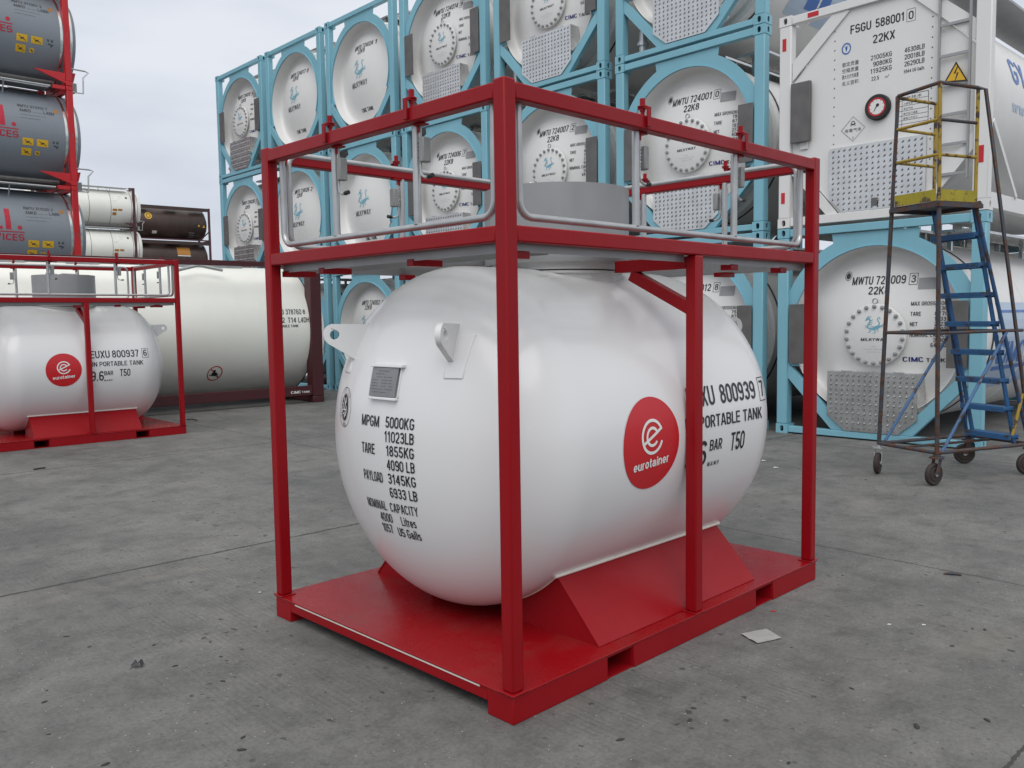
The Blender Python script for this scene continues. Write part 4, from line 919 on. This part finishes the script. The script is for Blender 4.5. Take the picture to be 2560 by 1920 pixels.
    m = MB(); fr = lambda x, z: Vector((x, .0115, z)); fpz = lambda x, z: Vector((x, .0025, z))
    for x0, x1, z0, z1, ff in ((-.85, -.71, 2.505, 2.560, fr), (-.85, -.71, .030, .080, fr), (.35, .50, .030, .080, fr), (-1.175, -1.125, 2.175, 2.325, fpz), (-1.175, -1.125, .305, .44, fpz), (1.12, 1.17, .50, .68, fpz), (1.12, 1.17, 2.2, 2.35, fpz)):
        if ff is fpz: mm = MB(); mm.box(x0, .0005, z0, x1, .004, z1); mm.build('reflector', DECALRED, root)
        else: mm = MB(); mm.box(x0, .0085, z0, x1, .0125, z1); mm.build('reflector', DECALRED, root)
    fs = lambda y, z: Vector((sqrt(max(1.164 ** 2 - (z - 1.3) ** 2, 0)), y, z)); m = MB()
    m.text('GY', .98, 1.50, .30, fs, x1=1.50, cut=.1, bold=.02); m.build_raw('side_logo', MIDBLUE, root)
    m = MB(); m.text('www', .92, 1.17, .13, fs, x1=1.6); m.build_raw('side_lettering', PALEBLUE, root)
    return root
wc = white_container(); row_place(wc, 6, 1); tag(wc, 'white tank container with red rimmed gauge and ladder, numbered FSGU 588001 0', 'tank container')
# blue and pale stickers on the flank of the nearest blue container and the one high up behind
for ch in [o for o in S.objects if o.get('label', '').endswith('724009 3') or 'directly above number 724001 0' in o.get('label', '')]:
    hi = 'directly above' in ch['label']
    fs = lambda y, z: Vector((sqrt(max(1.109 ** 2 - (z - DZ) ** 2, 0)), y, z))
    if hi:
        m = MB(); m.patch(1.2, .50, 2.6, 1.0, fs, 8, 6); m.build_raw('side_panel', PALEBLUE, ch); m = MB(); m.patch(1.6, .62, 2.2, .88, lambda y, z: fs(y, z) * 1.001 + Vector((.002, 0, 0)), 6, 4); m.build_raw('side_logo', MIDBLUE, ch)
    else:
        m = MB(); m.patch(.86, .60, 2.4, 1.62, fs, 8, 10); m.build_raw('side_panel', PALEBLUE, ch)
        m = MB(); m.patch(.90, .82, 2.3, .87, lambda y, z: fs(y, z) + Vector((.003, 0, 0)), 6, 2); m.build_raw('side_stripe', MIDBLUE, ch); m = MB(); m.patch(.92, 1.50, 2.3, 1.53, lambda y, z: fs(y, z) + Vector((.003, 0, 0)), 6, 2); m.build_raw('side_stripe', MIDBLUE, ch)
        m = MB(); m.text('CIMC', .92, .90, .26, lambda y, z: fs(y, z) + Vector((.003, 0, 0)), x1=1.9, cut=.1, bold=.03); m.build_raw('side_logo', MIDBLUE, ch)
#PART4
# ------------------------------------------------------------------ tank containers seen from the side (local: x along, 0 at the near end post, y depth, z up)
def side_root(name='tank_container'): return empty(name, (0, 0, 0))
def frame_ends(root, mat, post=0.16, x_ends=(-CL, 0.0), dx=0.0, rail_lo=None, rail_hi=None):
    for x in x_ends:
        s_ = 1 if x < -1 else -1; xa, xb = sorted((x - s_ * dx, x - s_ * dx + s_ * post))
        for y0, y1 in ((0, post), (CW - post, CW)):
            MB().box(xa, y0, 0.118, xb, y1, CH - .118).build('corner_post', mat, root, .01)
            for z in (0, CH - .118): MB().box(xa - .003, y0 - .003, z, xb + .003, y1 + .003, z + .1175).build('corner_casting', mat, root, .012)
        for z0, z1 in ((.012, .12), (CH - .12, CH - .012)): MB().box(xa + .02, post + .004, z0, xb - .02, CW - post - .004, z1).build('end_rail', mat, root, .006)
def maroon_container():
    r = side_root(); frame_ends(r, MAROON, .225)
    for y0 in (.012, CW - .112):
        MB().box(-CL + .229, y0, .142, -.229, y0 + .10, .320).build('side_rail', MAROON, r, .008)
        MB().box(-CL + .229, y0, CH - .095, -.229, y0 + .09, CH - .004).build('top_side_rail', MAROON, r, .006)
    MB().lathe([(0, -CL + .06), (.7, -CL + .1), (1.08, -CL + .3), (1.17, -CL + .5), (1.175, -.15), (1.172, -.145), (1.12, -.145), (1.10, -.22), (1.05, -.30), (.7, -.20), (0, -.12)], (0, CW / 2, 1.37), (1, 0, 0), 96).build('tank_barrel', BWHITE, r, smooth=28)
    MB().lathe([(1.1755, -.160), (1.183, -.160), (1.183, -.143), (1.1755, -.143)], (0, CW / 2, 1.37), (1, 0, 0), 80, closed=True).build('barrel_band', BLACK, r)
    for x in (-5.2, -4.1, -2.35, -1.6): MB().box(x, .95, 2.5, x + .5, 1.5, 2.585).build('walkway_plate', GALV, r)
    MB().tube([(-2.5, .4, 2.42), (-2.1, .5, 2.52), (-1.7, .42, 2.44)], .03).build('drain_hose', GALV, r)
    f = lambda x, z: Vector((x, CW / 2 - sqrt(1.178 ** 2 - (z - 1.37) ** 2), z)); m = MB()
    m.text('FU', -.845, 1.648, .094, f, x1=-.728, bold=.004); m.text('378760', -.688, 1.648, .094, f, x1=-.375, bold=.004); m.text('8', -.345, 1.652, .086, f, x1=-.295)
    m.text('K2', -.845, 1.498, .094, f, x1=-.725, bold=.004); m.text('T14', -.662, 1.498, .094, f, x1=-.50, bold=.004); m.text('L4DH', -.455, 1.498, .094, f, x1=-.235, bold=.004)
    m.text('PORTABLE TANK', -.93, 1.414, .046, f, x1=-.46); m.build_lines('number_lettering', INK, r)
    m = MB(); m.ring(-1.965, .627, .118, .135, f, n=48); m.stroke([(-2.05, .71), (-1.97, .63), (-1.88, .545)], .016, f); so = m.build_raw('prohibition_sign', DECALRED, r)
    f3 = lambda x, z: f(x, z) - Vector((0, .002, 0)); m = MB(); m.patch(-2.02, .585, -1.93, .645, f3, 2, 2); m.patch(-2.0, .645, -1.96, .69, f3, 2, 2); m.patch(-1.93, .60, -1.90, .62, f3, 1, 1); m.stroke([(-2.06, .60), (-2.0, .592), (-1.89, .575)], .014, f3); m.build_raw('sign_symbol', INK, so)
    m = MB(); fr = lambda x, z: Vector((x, .0105, z)); m.text('CIMC', -.675, .192, .048, fr, x1=-.475, bold=.02); m.text('TANK', -.455, .194, .036, fr, x1=-.29, bold=.012); m.build_raw('maker_lettering', INKWHITE, r)
    return r
mc = maroon_container(); mc.location = (-3.545, 16.07, 0); mc.rotation_euler = (0, 0, radians(41.5))
tag(mc, 'large cream white tank container in a maroon frame, numbered 378760 8', 'tank container')

def swap_tank(fm, bm_, ov, R=1.215, zc=1.31, chrome=True):
    """long tank on a short frame: the barrel runs out past the end posts"""
    r = side_root('tank_container'); yc = CW / 2; x0, x1 = -CL - ov, ov
    frame_ends(r, fm, .155, dx=.11 if chrome else .0)
    MB().lathe([(0, x0 - .0), (R * .6, x0 + .06), (R * .93, x0 + .2), (R, x0 + .36), (R, x1 - .36), (R * .985, x1 - .24), (R * .93, x1 - .14), (R * .6, x1 - .03), (0, x1)], (0, yc, zc), (1, 0, 0), 72).build('tank_barrel', bm_, r, smooth=40)
    for xx in ((-.095, .145) if chrome else (-1.5, -2.8, -.22)):
        MB().lathe([(R + .001, xx - .03), (R + .008, xx - .03), (R + .008, xx + .03), (R + .001, xx + .03)] if chrome else [(R + .001, xx - .012), (R + .007, xx - .012), (R + .007, xx + .012), (R + .001, xx + .012)], (0, yc, zc), (1, 0, 0), 72, closed=True).build('barrel_band', CHROME if chrome else PLATE, r)
    MB().lathe([(R + .001, x1 - .38), (R + .006, x1 - .38), (R + .006, x1 - .36), (R + .001, x1 - .36)], (0, yc, zc), (1, 0, 0), 72, closed=True).build('barrel_seam', PLATE, r)
    for y, s_ in ((.01, 1), (CW - .01, -1)):
        for a, b in ((-.05, -.82), (-CL + .05, -CL + .82)):
            MB().plate([(a, .315), (b, .315), (a, .05)], [], lambda x, z, y=y, s_=s_: Vector((x, y + (.005 if chrome else .02) * s_, z)), .03, (0, s_, 0)).build('gusset', fm, r, .003)
            xa, xb = sorted((a - .02 * (1 if b < a else -1), a + (b - a) * .42)); ya, yb = sorted((y, y + s_ * .1)); MB().box(xa, ya, CH - .105, xb, yb, CH - .01).build('rail_stub', fm, r, .004)
        MB().plate([(.113, .40), (.27, .40), (.21, .16), (.113, .05)], [], lambda x, z, y=y: Vector((x, y + s_ * .2, z)), .03, (0, s_, 0)).build('gusset', fm, r, .003)
    w_ = MB(); w_.tube([(-CL + .45, .06, CH - .06), (-.42, .06, CH - .06)], .028, 8); w_.box(-CL + .4, .25, CH - .06, -.4, .75, CH - .03)
    for x in (-5.4, -3.8, -2.2, -1.5): w_.tube([(x, .06, CH - .06), (x, .22, 2.22)], .018, 6)
    w_.build('walkway', GALV, r)
    MB().lathe([(R + .001, 0), (R + .012, 0), (R + .012, .01), (R + .001, .01)], (0, yc, zc), (1, 0, 0), 8, closed=True)
    h = MB(); h.tube([(.12, .12, .48), (.46, .12, .48), (.56, .12, .455), (.43, .12, .30), (.41, .12, -.12), (.12, .12, -.12)], .021, 8); h.build('end_handle', GALV, r)
    MB().box(.125, .16, -.10, .27, .6, .13).build('control_box', GREYBOX, r, .01)
    s_ = MB(); s_.tube([(-CL + .2, .5, .12), (-.2, .5, .12)], .06, 8); s_.tube([(-CL + .2, CW - .5, .12), (-.2, CW - .5, .12)], .06, 8); s_.build('sub_frame', PLATE, r)
    return r, (lambda x, z: Vector((x, yc - sqrt(max((R + .004) ** 2 - (z - zc) ** 2, 0)), z)))
def place_side(o, xy, yaw, lvl): o.location = (xy[0], xy[1], lvl * 2.6 + .001); o.rotation_euler = (0, 0, radians(yaw))
def grey_marks(r, f, num):
    m = MB(); m.text('R.M.I', -2.95, 1.36, .53, f, x1=-1.535, cut=.12, bold=.05); m.disc(-1.338, 1.415, .052, f, n=20, k=2)
    m.patch(-3.0, 1.29, -1.235, 1.315, f, 6, 1); m.text('SERVICES', -2.36, 1.085, .165, f, x1=-1.245, cut=.1, bold=.01); m.build_raw('logo_lettering', INKRED, r)
    m = MB()
    if num: m.text(num, -1.19, 1.905, .075, f, x1=-.49)
    m.text('AMKD', -1.165, 1.785, .08, f, x1=-.90); m.text('L4BN', -.60, 1.785, .08, f, x1=-.35); m.text('---- ----', -.85, 1.775, .06, f, x1=-.64)
    m.text('-------- ----- --', -1.15, 1.685, .06, f, x1=-.57); m.text('----- ----------', -1.155, 1.59, .07, f, x1=-.70); m.text('N  M', -.44, 1.04, .07, f, squeeze=1.0); m.stroke([(-.42, .99), (-.3, .97), (-.36, .93)], .03, f); m.build_lines('number_lettering', INKGREY, r)
    for x0, x1, z0, z1 in ((-1.155, -.90, .935, 1.11), (-.82, -.55, .935, 1.11), (-1.17, -.94, .69, .865), (-.85, -.74, .72, .82)):
        m = MB(); m.patch(x0, z0, x1, z1, f, 4, 3); o = m.build_raw('warning_label', INKYEL, r)
        f2 = lambda x, z: f(x, z) - Vector((0, .004, 0)); m = MB(); w_ = x1 - x0; h_ = z1 - z0
        m.stroke([(x0 + w_ * .2, z0 + h_ * .75), (x0 + w_ * .5, z0 + h_ * .45), (x0 + w_ * .85, z0 + h_ * .2)], .014, f2); m.stroke([(x0 + w_ * .35, z0 + h_ * .35), (x0 + w_ * .65, z0 + h_ * .55)], .03, f2); m.build_raw('label_symbol', INKGREY, o)
    m = MB(); m.disc(-.29, 1.905, .055, f, n=16, k=2); m.build_raw('round_mark', INKORANGE, r)
g0, gf = swap_tank(RED2, GREYTANK, .42)
NUM = ['', 'RMTU 311030 2', 'RMTU 311010 7', 'RMTU 311001 2', '']
GLAB = ['grey tank container in bright red frame, lowest of its stack, mostly behind the white tanks', 'grey tank container numbered 311030 2, above the red rails of a portable tank', 'grey tank container numbered 311010 7, in its tall stack between 311030 2 and 311001 2',
        'grey tank container numbered 311001 2 in a bright red frame', 'grey tank container topmost of its stack, only its underside corner showing above 311001 2']
cl = [g0] + [copy_tree(g0) for _ in range(4)]
for l, o in enumerate(cl):
    grey_marks(o, gf, NUM[l]); place_side(o, (-11.58, 23.08), 44.5, l); tag(o, GLAB[l], 'tank container', 'grey tanks in red frames')
w0, wf = swap_tank(DARKRED, BWHITE, .50, chrome=False)
m = MB()
for z, a, b in ((1.94, '----', '------'), (1.80, '----', '--- --'), (1.66, '-- ------', ''), (1.56, '------', '')):
    m.text(a, -1.42, z, .085, wf, squeeze=1.0)
    if b: m.text(b, -1.05, z, .085, wf, squeeze=1.0)
m.disc(-.52, 1.93, .07, wf, n=12, k=2); m.build_lines('number_lettering', INKGREY, w0)
for x0, x1, z0, z1 in ((-1.41, -1.13, 1.03, 1.17), (-1.08, -.82, 1.05, 1.18), (-1.42, -1.18, .76, .95)):
    m = MB(); m.patch(x0, z0, x1, z1, wf, 4, 3); m.build_raw('warning_label', INKORANGE, w0)
WLAB = ['white tank container at the bottom of the far stack, hidden by nearer tanks', 'white tank container second from the ground in the far stack, hidden by others', 'white tank container with orange labels, lower of the two visible beside the dark brown tanks', 'white tank container with orange labels, uppermost beside the dark brown tanks']
for l, o in enumerate([w0] + [copy_tree(w0) for _ in range(3)]): place_side(o, (-24.6, 57.0), 40, l); tag(o, WLAB[l], 'tank container', 'distant white tanks in dark frames')
def brown_tank():
    r = side_root(); frame_ends(r, DARKRED, .15)
    MB().lathe([(0, -CL + .06), (.7, -CL + .1), (1.1, -CL + .35), (1.17, -CL + .5), (1.17, -.45), (1.1, -.3), (.7, -.10), (0, -.06)], (0, CW / 2, 1.33), (1, 0, 0), 64).build('tank_barrel', BROWNTANK, r, smooth=40)
    for y in (.02, CW - .09): MB().box(-CL + .16, y, CH - .27, -.16, y + .07, CH - .015).build('top_side_rail', BROWNTANK, r)
    w_ = MB()
    for x in (-5.7, -3.4, -1.3): w_.box(x, .15, CH - .02, x + 1.05, .6, CH + .01 - .012)
    w_.build('walkway', GALV, r)
    for a, b in ((-.155, -.8), (-CL + .155, -CL + .8)): MB().bar((a, .06, .75), (b, .06, .12), .08, .08).build('diagonal_brace', DARKRED, r)
    MB().box(-CL + .16, .03, .05, -.16, .12, .14).build('side_rail', DARKRED, r)
    return r, (lambda x, z: Vector((x, CW / 2 - sqrt(1.175 ** 2 - (z - 1.33) ** 2), z)))
b0, bf = brown_tank()
bs = [b0] + [copy_tree(b0) for _ in range(3)]
BLAB = ['dark brown tank container at the bottom of the far stack, hidden by nearer tanks', 'dark brown tank container second from the ground in the far stack, hidden by nearer tanks', 'dark brown tank container with a large ochre label, under another brown tank', 'dark brown tank container with a round yellow emblem, uppermost of its stack']
for l, o in enumerate(bs): place_side(o, (-23.43, 67.75), 40, l); tag(o, BLAB[l], 'tank container', 'distant dark brown tanks')
m = MB(); m.ring(-4.64, 1.78, .17, .26, bf, n=24); m.disc(-4.64, 1.78, .12, bf, n=16, k=2); m.text('STOLT', -4.8, 1.30, .12, bf, squeeze=1.0) if False else None; m.build_raw('round_emblem', INKYEL, bs[3])
m = MB(); m.patch(-4.36, .50, -4.02, .70, bf, 3, 3); m.build_raw('label_plate', INKWHITE, bs[3])
m = MB(); box_outline(m, -1.62, .36, -1.22, .66, .04, bf); m.stroke([(-1.62, .51), (-1.22, .51)], .03, bf); m.build_raw('placard_holder', GALV, bs[3])
m = MB(); m.flat([(-.98, 1.16), (-.82, 1.16), (-.90, 1.32)], [], bf); m.flat([(-.60, 1.10), (-.42, 1.10), (-.51, 1.30)], [], bf); m.build_raw('warning_triangle', INKYEL, bs[3])
m = MB(); m.patch(-2.6, 1.52, -1.62, 2.12, bf, 6, 6); m.build_raw('ochre_label', INKORANGE, bs[2]); m = MB(); m.patch(-2.6, 1.44, -1.62, 1.50, bf, 6, 1); m.build_raw('label_plate', INKWHITE, bs[2])

# ------------------------------------------------------------------ rolling access platform (local: x up the stair side, y across)
WHEEL = paint('worn brown black tyre', (0.032, 0.022, 0.019, 1), 0.7, 0.3, 0.4, (0.10, 0.085, 0.07, 1), scale=9)
def access_platform():
    r = empty('access_platform', (0, 0, 0))
    A = {'c2': (0, 0), 'c1': (0, .66), 'c4': (1.17, 0), 'c3': (1.17, .66)}
    top = {'M': (-.03, .03), 'L': (-.045, .465), 'R': (.425, .035), 'F': (.47, .515)}
    rt_ = .0155
    def T(pts, rad, name, mat, par=r, seg=10): return MB().tube(pts, rad, seg).build(name, mat, par)
    def lerp(a, b, t): return tuple(a[i] + (b[i] - a[i]) * t for i in range(len(a)))
    for c, t in (('c2', 'M'), ('c1', 'L')):
        lo = (*A[c], .275); hi = (*top[t], 3.455); k = (2.47 - .275) / (3.455 - .275)
        T([lo, lerp(lo, hi, k)], .019, 'tower_leg', W_DARK); T([lerp(lo, hi, k), hi], .0165, 'guard_post', W_DARK if t == 'L' else W_YEL)
    for t, c in (('R', 'c4'), ('F', 'c3')):
        T([(*top[t], 2.47), (*top[t], 3.455)], .0155, 'guard_post', W_YEL)
        T([(*top[t], 2.47), (A[c][0] - .02, A[c][1], .29)], .017, 'tower_leg', W_BLUE)
        hy = -.015 if t == 'R' else .675
        if t == 'R': T([(*top[t], 3.46), (top[t][0] + .03, hy, 3.44), (A[c][0], A[c][1] , .30)] , .0165, 'handrail', W_DARK if t == 'R' else W_YEL)
    T([(*top['L'], 3.455), (*top['M'], 3.468), (*top['R'], 3.462)], .0165, 'top_rail', W_DARK)
    T([(*top['L'], 3.44), (*top['F'], 3.44)], .015, 'top_rail', W_YEL)
    for z in (3.16, 2.865):
        for a, b in (('L', 'M'), ('M', 'R'), ('L', 'F')): T([(*top[a], z), (*top[b], z)], .014, 'middle_rail', W_YEL if not (z > 3 and a == 'M') else W_DARK)
    MB().box(-.05, .0, 2.455, .47, .53, 2.472).build('deck', W_DARK, r, .002)
    for a, b, d in (('L', 'M', (-.018, 0)), ('M', 'R', (0, -.018))):
        p, q = Vector((*top[a], 2.522)), Vector((*top[b], 2.522)); d = Vector((*d, 0)); MB().bar(p + d, q + d, .006, .098).build('toe_board', W_TOE, r, .001)
    for a, b in (((-.05, -.005), (.47, -.005)), ((-.05, .535), (.47, .535)), ((-.055, 0), (-.055, .53)), ((.475, 0), (.475, .53))): MB().bar((*a, 2.44), (*b, 2.44), .012, .035).build('deck_rim', W_DARK, r)
    s0, s1 = Vector((.455, 0, 2.46)), Vector((1.055, 0, .285))
    for y in (.075, .505): MB().bar(s0 + Vector((0, y, 0)), s1 + Vector((0, y, 0)), .018, .040, (1, 0, 0)).build('stair_stringer', W_STEP, r, .002)
    for i in range(8):
        z = 2.215 - .264 * i; x = .455 + (2.46 - z) / (2.46 - .285) * .60
        m = MB(); m.box(x - .075, .055, z - .026, x + .055, .525, z + .006); m.box(x - .075, .055, z - .044, x - .067, .525, z - .0265); m.box(x + .047, .055, z - .044, x + .055, .525, z - .0265); m.build('stair_tread', W_STEP, r, .003)
    for z, ks in ((1.342, (.333,)), ):
        for a, b in ((('c2', 'M'), ('c1', 'L')),):
            pa = lerp((*A[a[0]], .275), (*top[a[1]], 3.455), ks[0]); pb = lerp((*A[b[0]], .275), (*top[b[1]], 3.455), ks[0]); T([pa, pb], .015, 'cross_tube', W_DARK)
            T([pa, (.84, 0, z), (1.02, .0, z)], .015, 'cross_tube', W_DARK); T([pb, (.84, .655, z)], .015, 'cross_tube', W_DARK); T([(.84, 0, z), (.84, .655, z)], .014, 'cross_tube', W_DARK)
    T([(.06, 0, .29), (.82, 0, 1.335)], .0145, 'diagonal_brace', W_PALE); T([(.06, .655, .29), (.85, .655, 1.28)], .0145, 'diagonal_brace', W_PALE)
    T([(.93, 0.0, .38), (1.05, 0.0, .76)], .014, 'diagonal_brace', W_YEL)
    for a, b in (('c1', 'c2'), ('c2', 'c4'), ('c4', 'c3'), ('c3', 'c1')): T([(*A[a], .285), (*A[b], .285)], .017, 'base_tube', W_DARK)
    MB().bar((.02, .42, .275), (1.15, .42, .275), .03, .02).build('base_tube', W_DARK, r); 
    for k, (c, ang) in enumerate((('c2', 205), ('c1', 235), ('c4', 190), ('c3', 170))):
        a = radians(ang - 22); d = Vector((cos(a), sin(a), 0)); n = Vector((-d.y, d.x, 0)); p = Vector((*A[c], 0)); w_ = p + d * .035 + Vector((0, 0, .101))
        ca = MB(); ca.lathe([(0, .238), (.062, .238), (.062, .250), (.03, .252), (.03, .272), (0, .272)], p, (0, 0, 1), 20)
        for s_ in (-1, 1):
            o = w_ + n * (.033 * s_); b0 = p + n * (.033 * s_) + Vector((0, 0, .238))
            ca.plate([(-.035, 0), (.035, 0), (.02, .14), (-.035, .14)], [], lambda x, y, o=o, b0=b0: o + d * (x * .7) + (b0 - w_ - n * (.033 * s_)) * (y / .14), .004, n)
        co = ca.build('caster', W_DARK if c != 'c1' else GALV, r)
        wh = MB(); wh.lathe([(.02, -.024), (.06, -.024), (.064, -.018), (.088, -.022), (.098, -.014), (.1005, 0), (.098, .014), (.088, .022), (.064, .018), (.06, .024), (.02, .024)], w_, n, 28)
        wh.build('wheel', WHEEL, co); MB().lathe([(0, -.036), (.018, -.036), (.018, .036), (0, .036)], w_, n, 12).build('hub', GALV, co)
    return r
ap = access_platform(); ap.location = (3.72, 7.43, 0); ap.rotation_euler = (0, 0, radians(22))
tag(ap, 'rolling access stair with blue steps, yellow toe boards and rusty tubes', 'platform stair')

# ------------------------------------------------------------------ litter on the yard
def lump(seed, sx, sy, sz):
    R = random.Random(seed); bm = bmesh.new(); bmesh.ops.create_icosphere(bm, subdivisions=2, radius=1)
    for v in bm.verts: k = 1 + R.uniform(-.28, .22); v.co = Vector((v.co.x * sx * k, v.co.y * sy * k, max(v.co.z, -.55) * sz * (1 + R.uniform(-.2, .2)) + .5 * sz))
    me = bpy.data.meshes.new('pebble'); bm.to_mesh(me); bm.free(); return me
STONE = paint('dark grit', (0.035, 0.033, 0.032, 1), 0.8, 0.3, 0, bump=.3)
ST = [(-2.016, 3.938), (-2.199, 4.076), (-1.91, 3.351), (-1.96, 3.462), (-1.716, 3.95), (-1.305, 3.747), (-1.347, 3.796), (-1.516, 3.697), (-1.248, 3.528), (-1.007, 3.032), (-0.984, 2.939), (-1.427, 2.854), (-1.745, 3.078), (-3.49, 6.681), (2.196, 4.004), (2.247, 3.989), (1.99, 3.793), (1.261, 3.805), (1.471, 3.039), (1.752, 3.08), (0.921, 2.796), (3.218, 7.713), (1.907, 4.872), (0.685, 3.212), (0.651, 3.113), (0.371, 2.972), (1.361, 3.366), (2.606, 4.708)]
pm = [lump(k, .012, .007, .004) for k in range(4)]
for me in pm:
    me.materials.append(STONE)
    for p in me.polygons: p.use_smooth = True
for k, (x, y) in enumerate(ST):
    o = bpy.data.objects.new('pebble', pm[k % 4]); COL.objects.link(o); o.location = (x, y, 0); q = random.uniform(.5, 1.15) * (1.5 if k in (4, 7, 19, 18) else 1); o.scale = (q * 1.2, q, q * .8); o.rotation_euler = (0, 0, random.uniform(0, 3))
    tag(o, 'small dark flat chip of grit lying on the concrete', 'grit chip', 'dark chips of grit on the concrete')
ZZ = [(-1.60, 3.17), (-1.55, 3.20), (-1.62, 3.13)]
pp = MB(); R = random.Random(3); nx = 6; vs = []
C4 = [(1.072, 3.969), (1.212, 4.034), (1.248, 3.909), (1.116, 3.85)]; pc = Vector((1.162, 3.94, 0))
for j in range(nx + 1):
    for i in range(nx + 1):
        u, v = i / nx, j / nx; a = Vector((*C4[0], 0)).lerp(Vector((*C4[1], 0)), u); b = Vector((*C4[3], 0)).lerp(Vector((*C4[2], 0)), u); p = a.lerp(b, v) - pc
        vs.append(p + Vector((0, 0, .003 + R.uniform(0, .004) + .006 * (u - .5) ** 2)))
pp.add(vs, [(j * 7 + i, j * 7 + i + 1, j * 7 + i + 8, j * 7 + i + 7) for j in range(nx) for i in range(nx)])
PAPER = paint('dirty plastic sheet', (0.38, 0.38, 0.36, 1), .35, .12, .2, (.12, .12, .11, 1), scale=12)
po = pp.build('plastic_sheet', PAPER, None, smooth=60); po.location = pc
tag(po, 'flattened grey plastic bag lying on the concrete beside the red base', 'plastic bag')
sc = MB(); fold = [(-.028, -.006, .0), (-.016, .012, .018), (.0, -.008, .008), (.012, .010, .022), (.026, -.004, .004)]
vs = [Vector(p) + Vector((0, dy, dz)) for p in fold for dy, dz in ((-.016, .001), (.0, .008), (.016, .0))]
sc.add(vs, [(i * 3 + j, i * 3 + j + 1, i * 3 + j + 4, i * 3 + j + 3) for i in range(4) for j in range(2)]); so = sc.build('foil_scrap', BLACK, None, smooth=10); so.location = (-1.683, 3.693, .002)
so.data.materials.clear(); so.data.materials.append(paint('shiny black wrap', (.03, .03, .032, 1), .18, .2, 0)); tag(so, 'crumpled shiny black wrapper on the open concrete', 'wrapper')
bo = MB(); bo.tube([(-.045, .012, .006), (.0, 0, .010), (.045, -.016, .006)], [.004, .011, .005], 8); b = bo.build('bolt_scrap', W_DARK, None); b.location = (2.533, 4.849, 0); tag(b, 'bent dark metal scrap lying beside the slab joint', 'metal scrap')
tw = MB(); tw.tube([(-.09, .03, .006), (-.02, -.01, .02), (.04, .0, .012), (.10, -.05, .006)], .009, 8); t = tw.build('cable_scrap', BLACK, None); t.location = (-5.02, 13.3, 0); tag(t, 'short black cable end on the ground before the maroon container', 'cable')
tw = MB(); tw.tube([(-.05, -.03, .008), (.0, .01, .012), (.03, .05, .01)], .008, 8); t = tw.build('cable_scrap', BLACK, None); t.location = (-5.0, 8.94, 0); tag(t, 'bent black strip on the concrete far from any tank', 'strip')
rc = MB(); rc.box(-.012, -.006, 0.001, .012, .006, .004); t = rc.build('paint_flake', RED2, None, .001); t.location = (1.324, 4.283, 0); tag(t, 'tiny red paint flake beside the red base', 'paint flake')
for (x, y) in ((2.609, 8.819), (2.609, 8.405), (1.99, 4.065), (1.827, 4.077), (-1.44, 4.719)):
    rc = MB(); rc.add([(-.03, -.01, .003), (.02, -.018, .006), (.034, .008, .003), (-.008, .016, .008)], [(0, 1, 2, 3)]); rc.add([(-.03, -.01, .001), (.02, -.018, .001), (.034, .008, .001), (-.008, .016, .001)], [(3, 2, 1, 0)])
    k = .35 if y < 5 else 1; t = rc.build('paper_scrap', INKWHITE, None); t.scale = (k, k, k); t.location = (x, y, 0); tag(t, 'tiny white scrap of litter on the concrete', 'litter scrap', 'white scraps on the concrete')
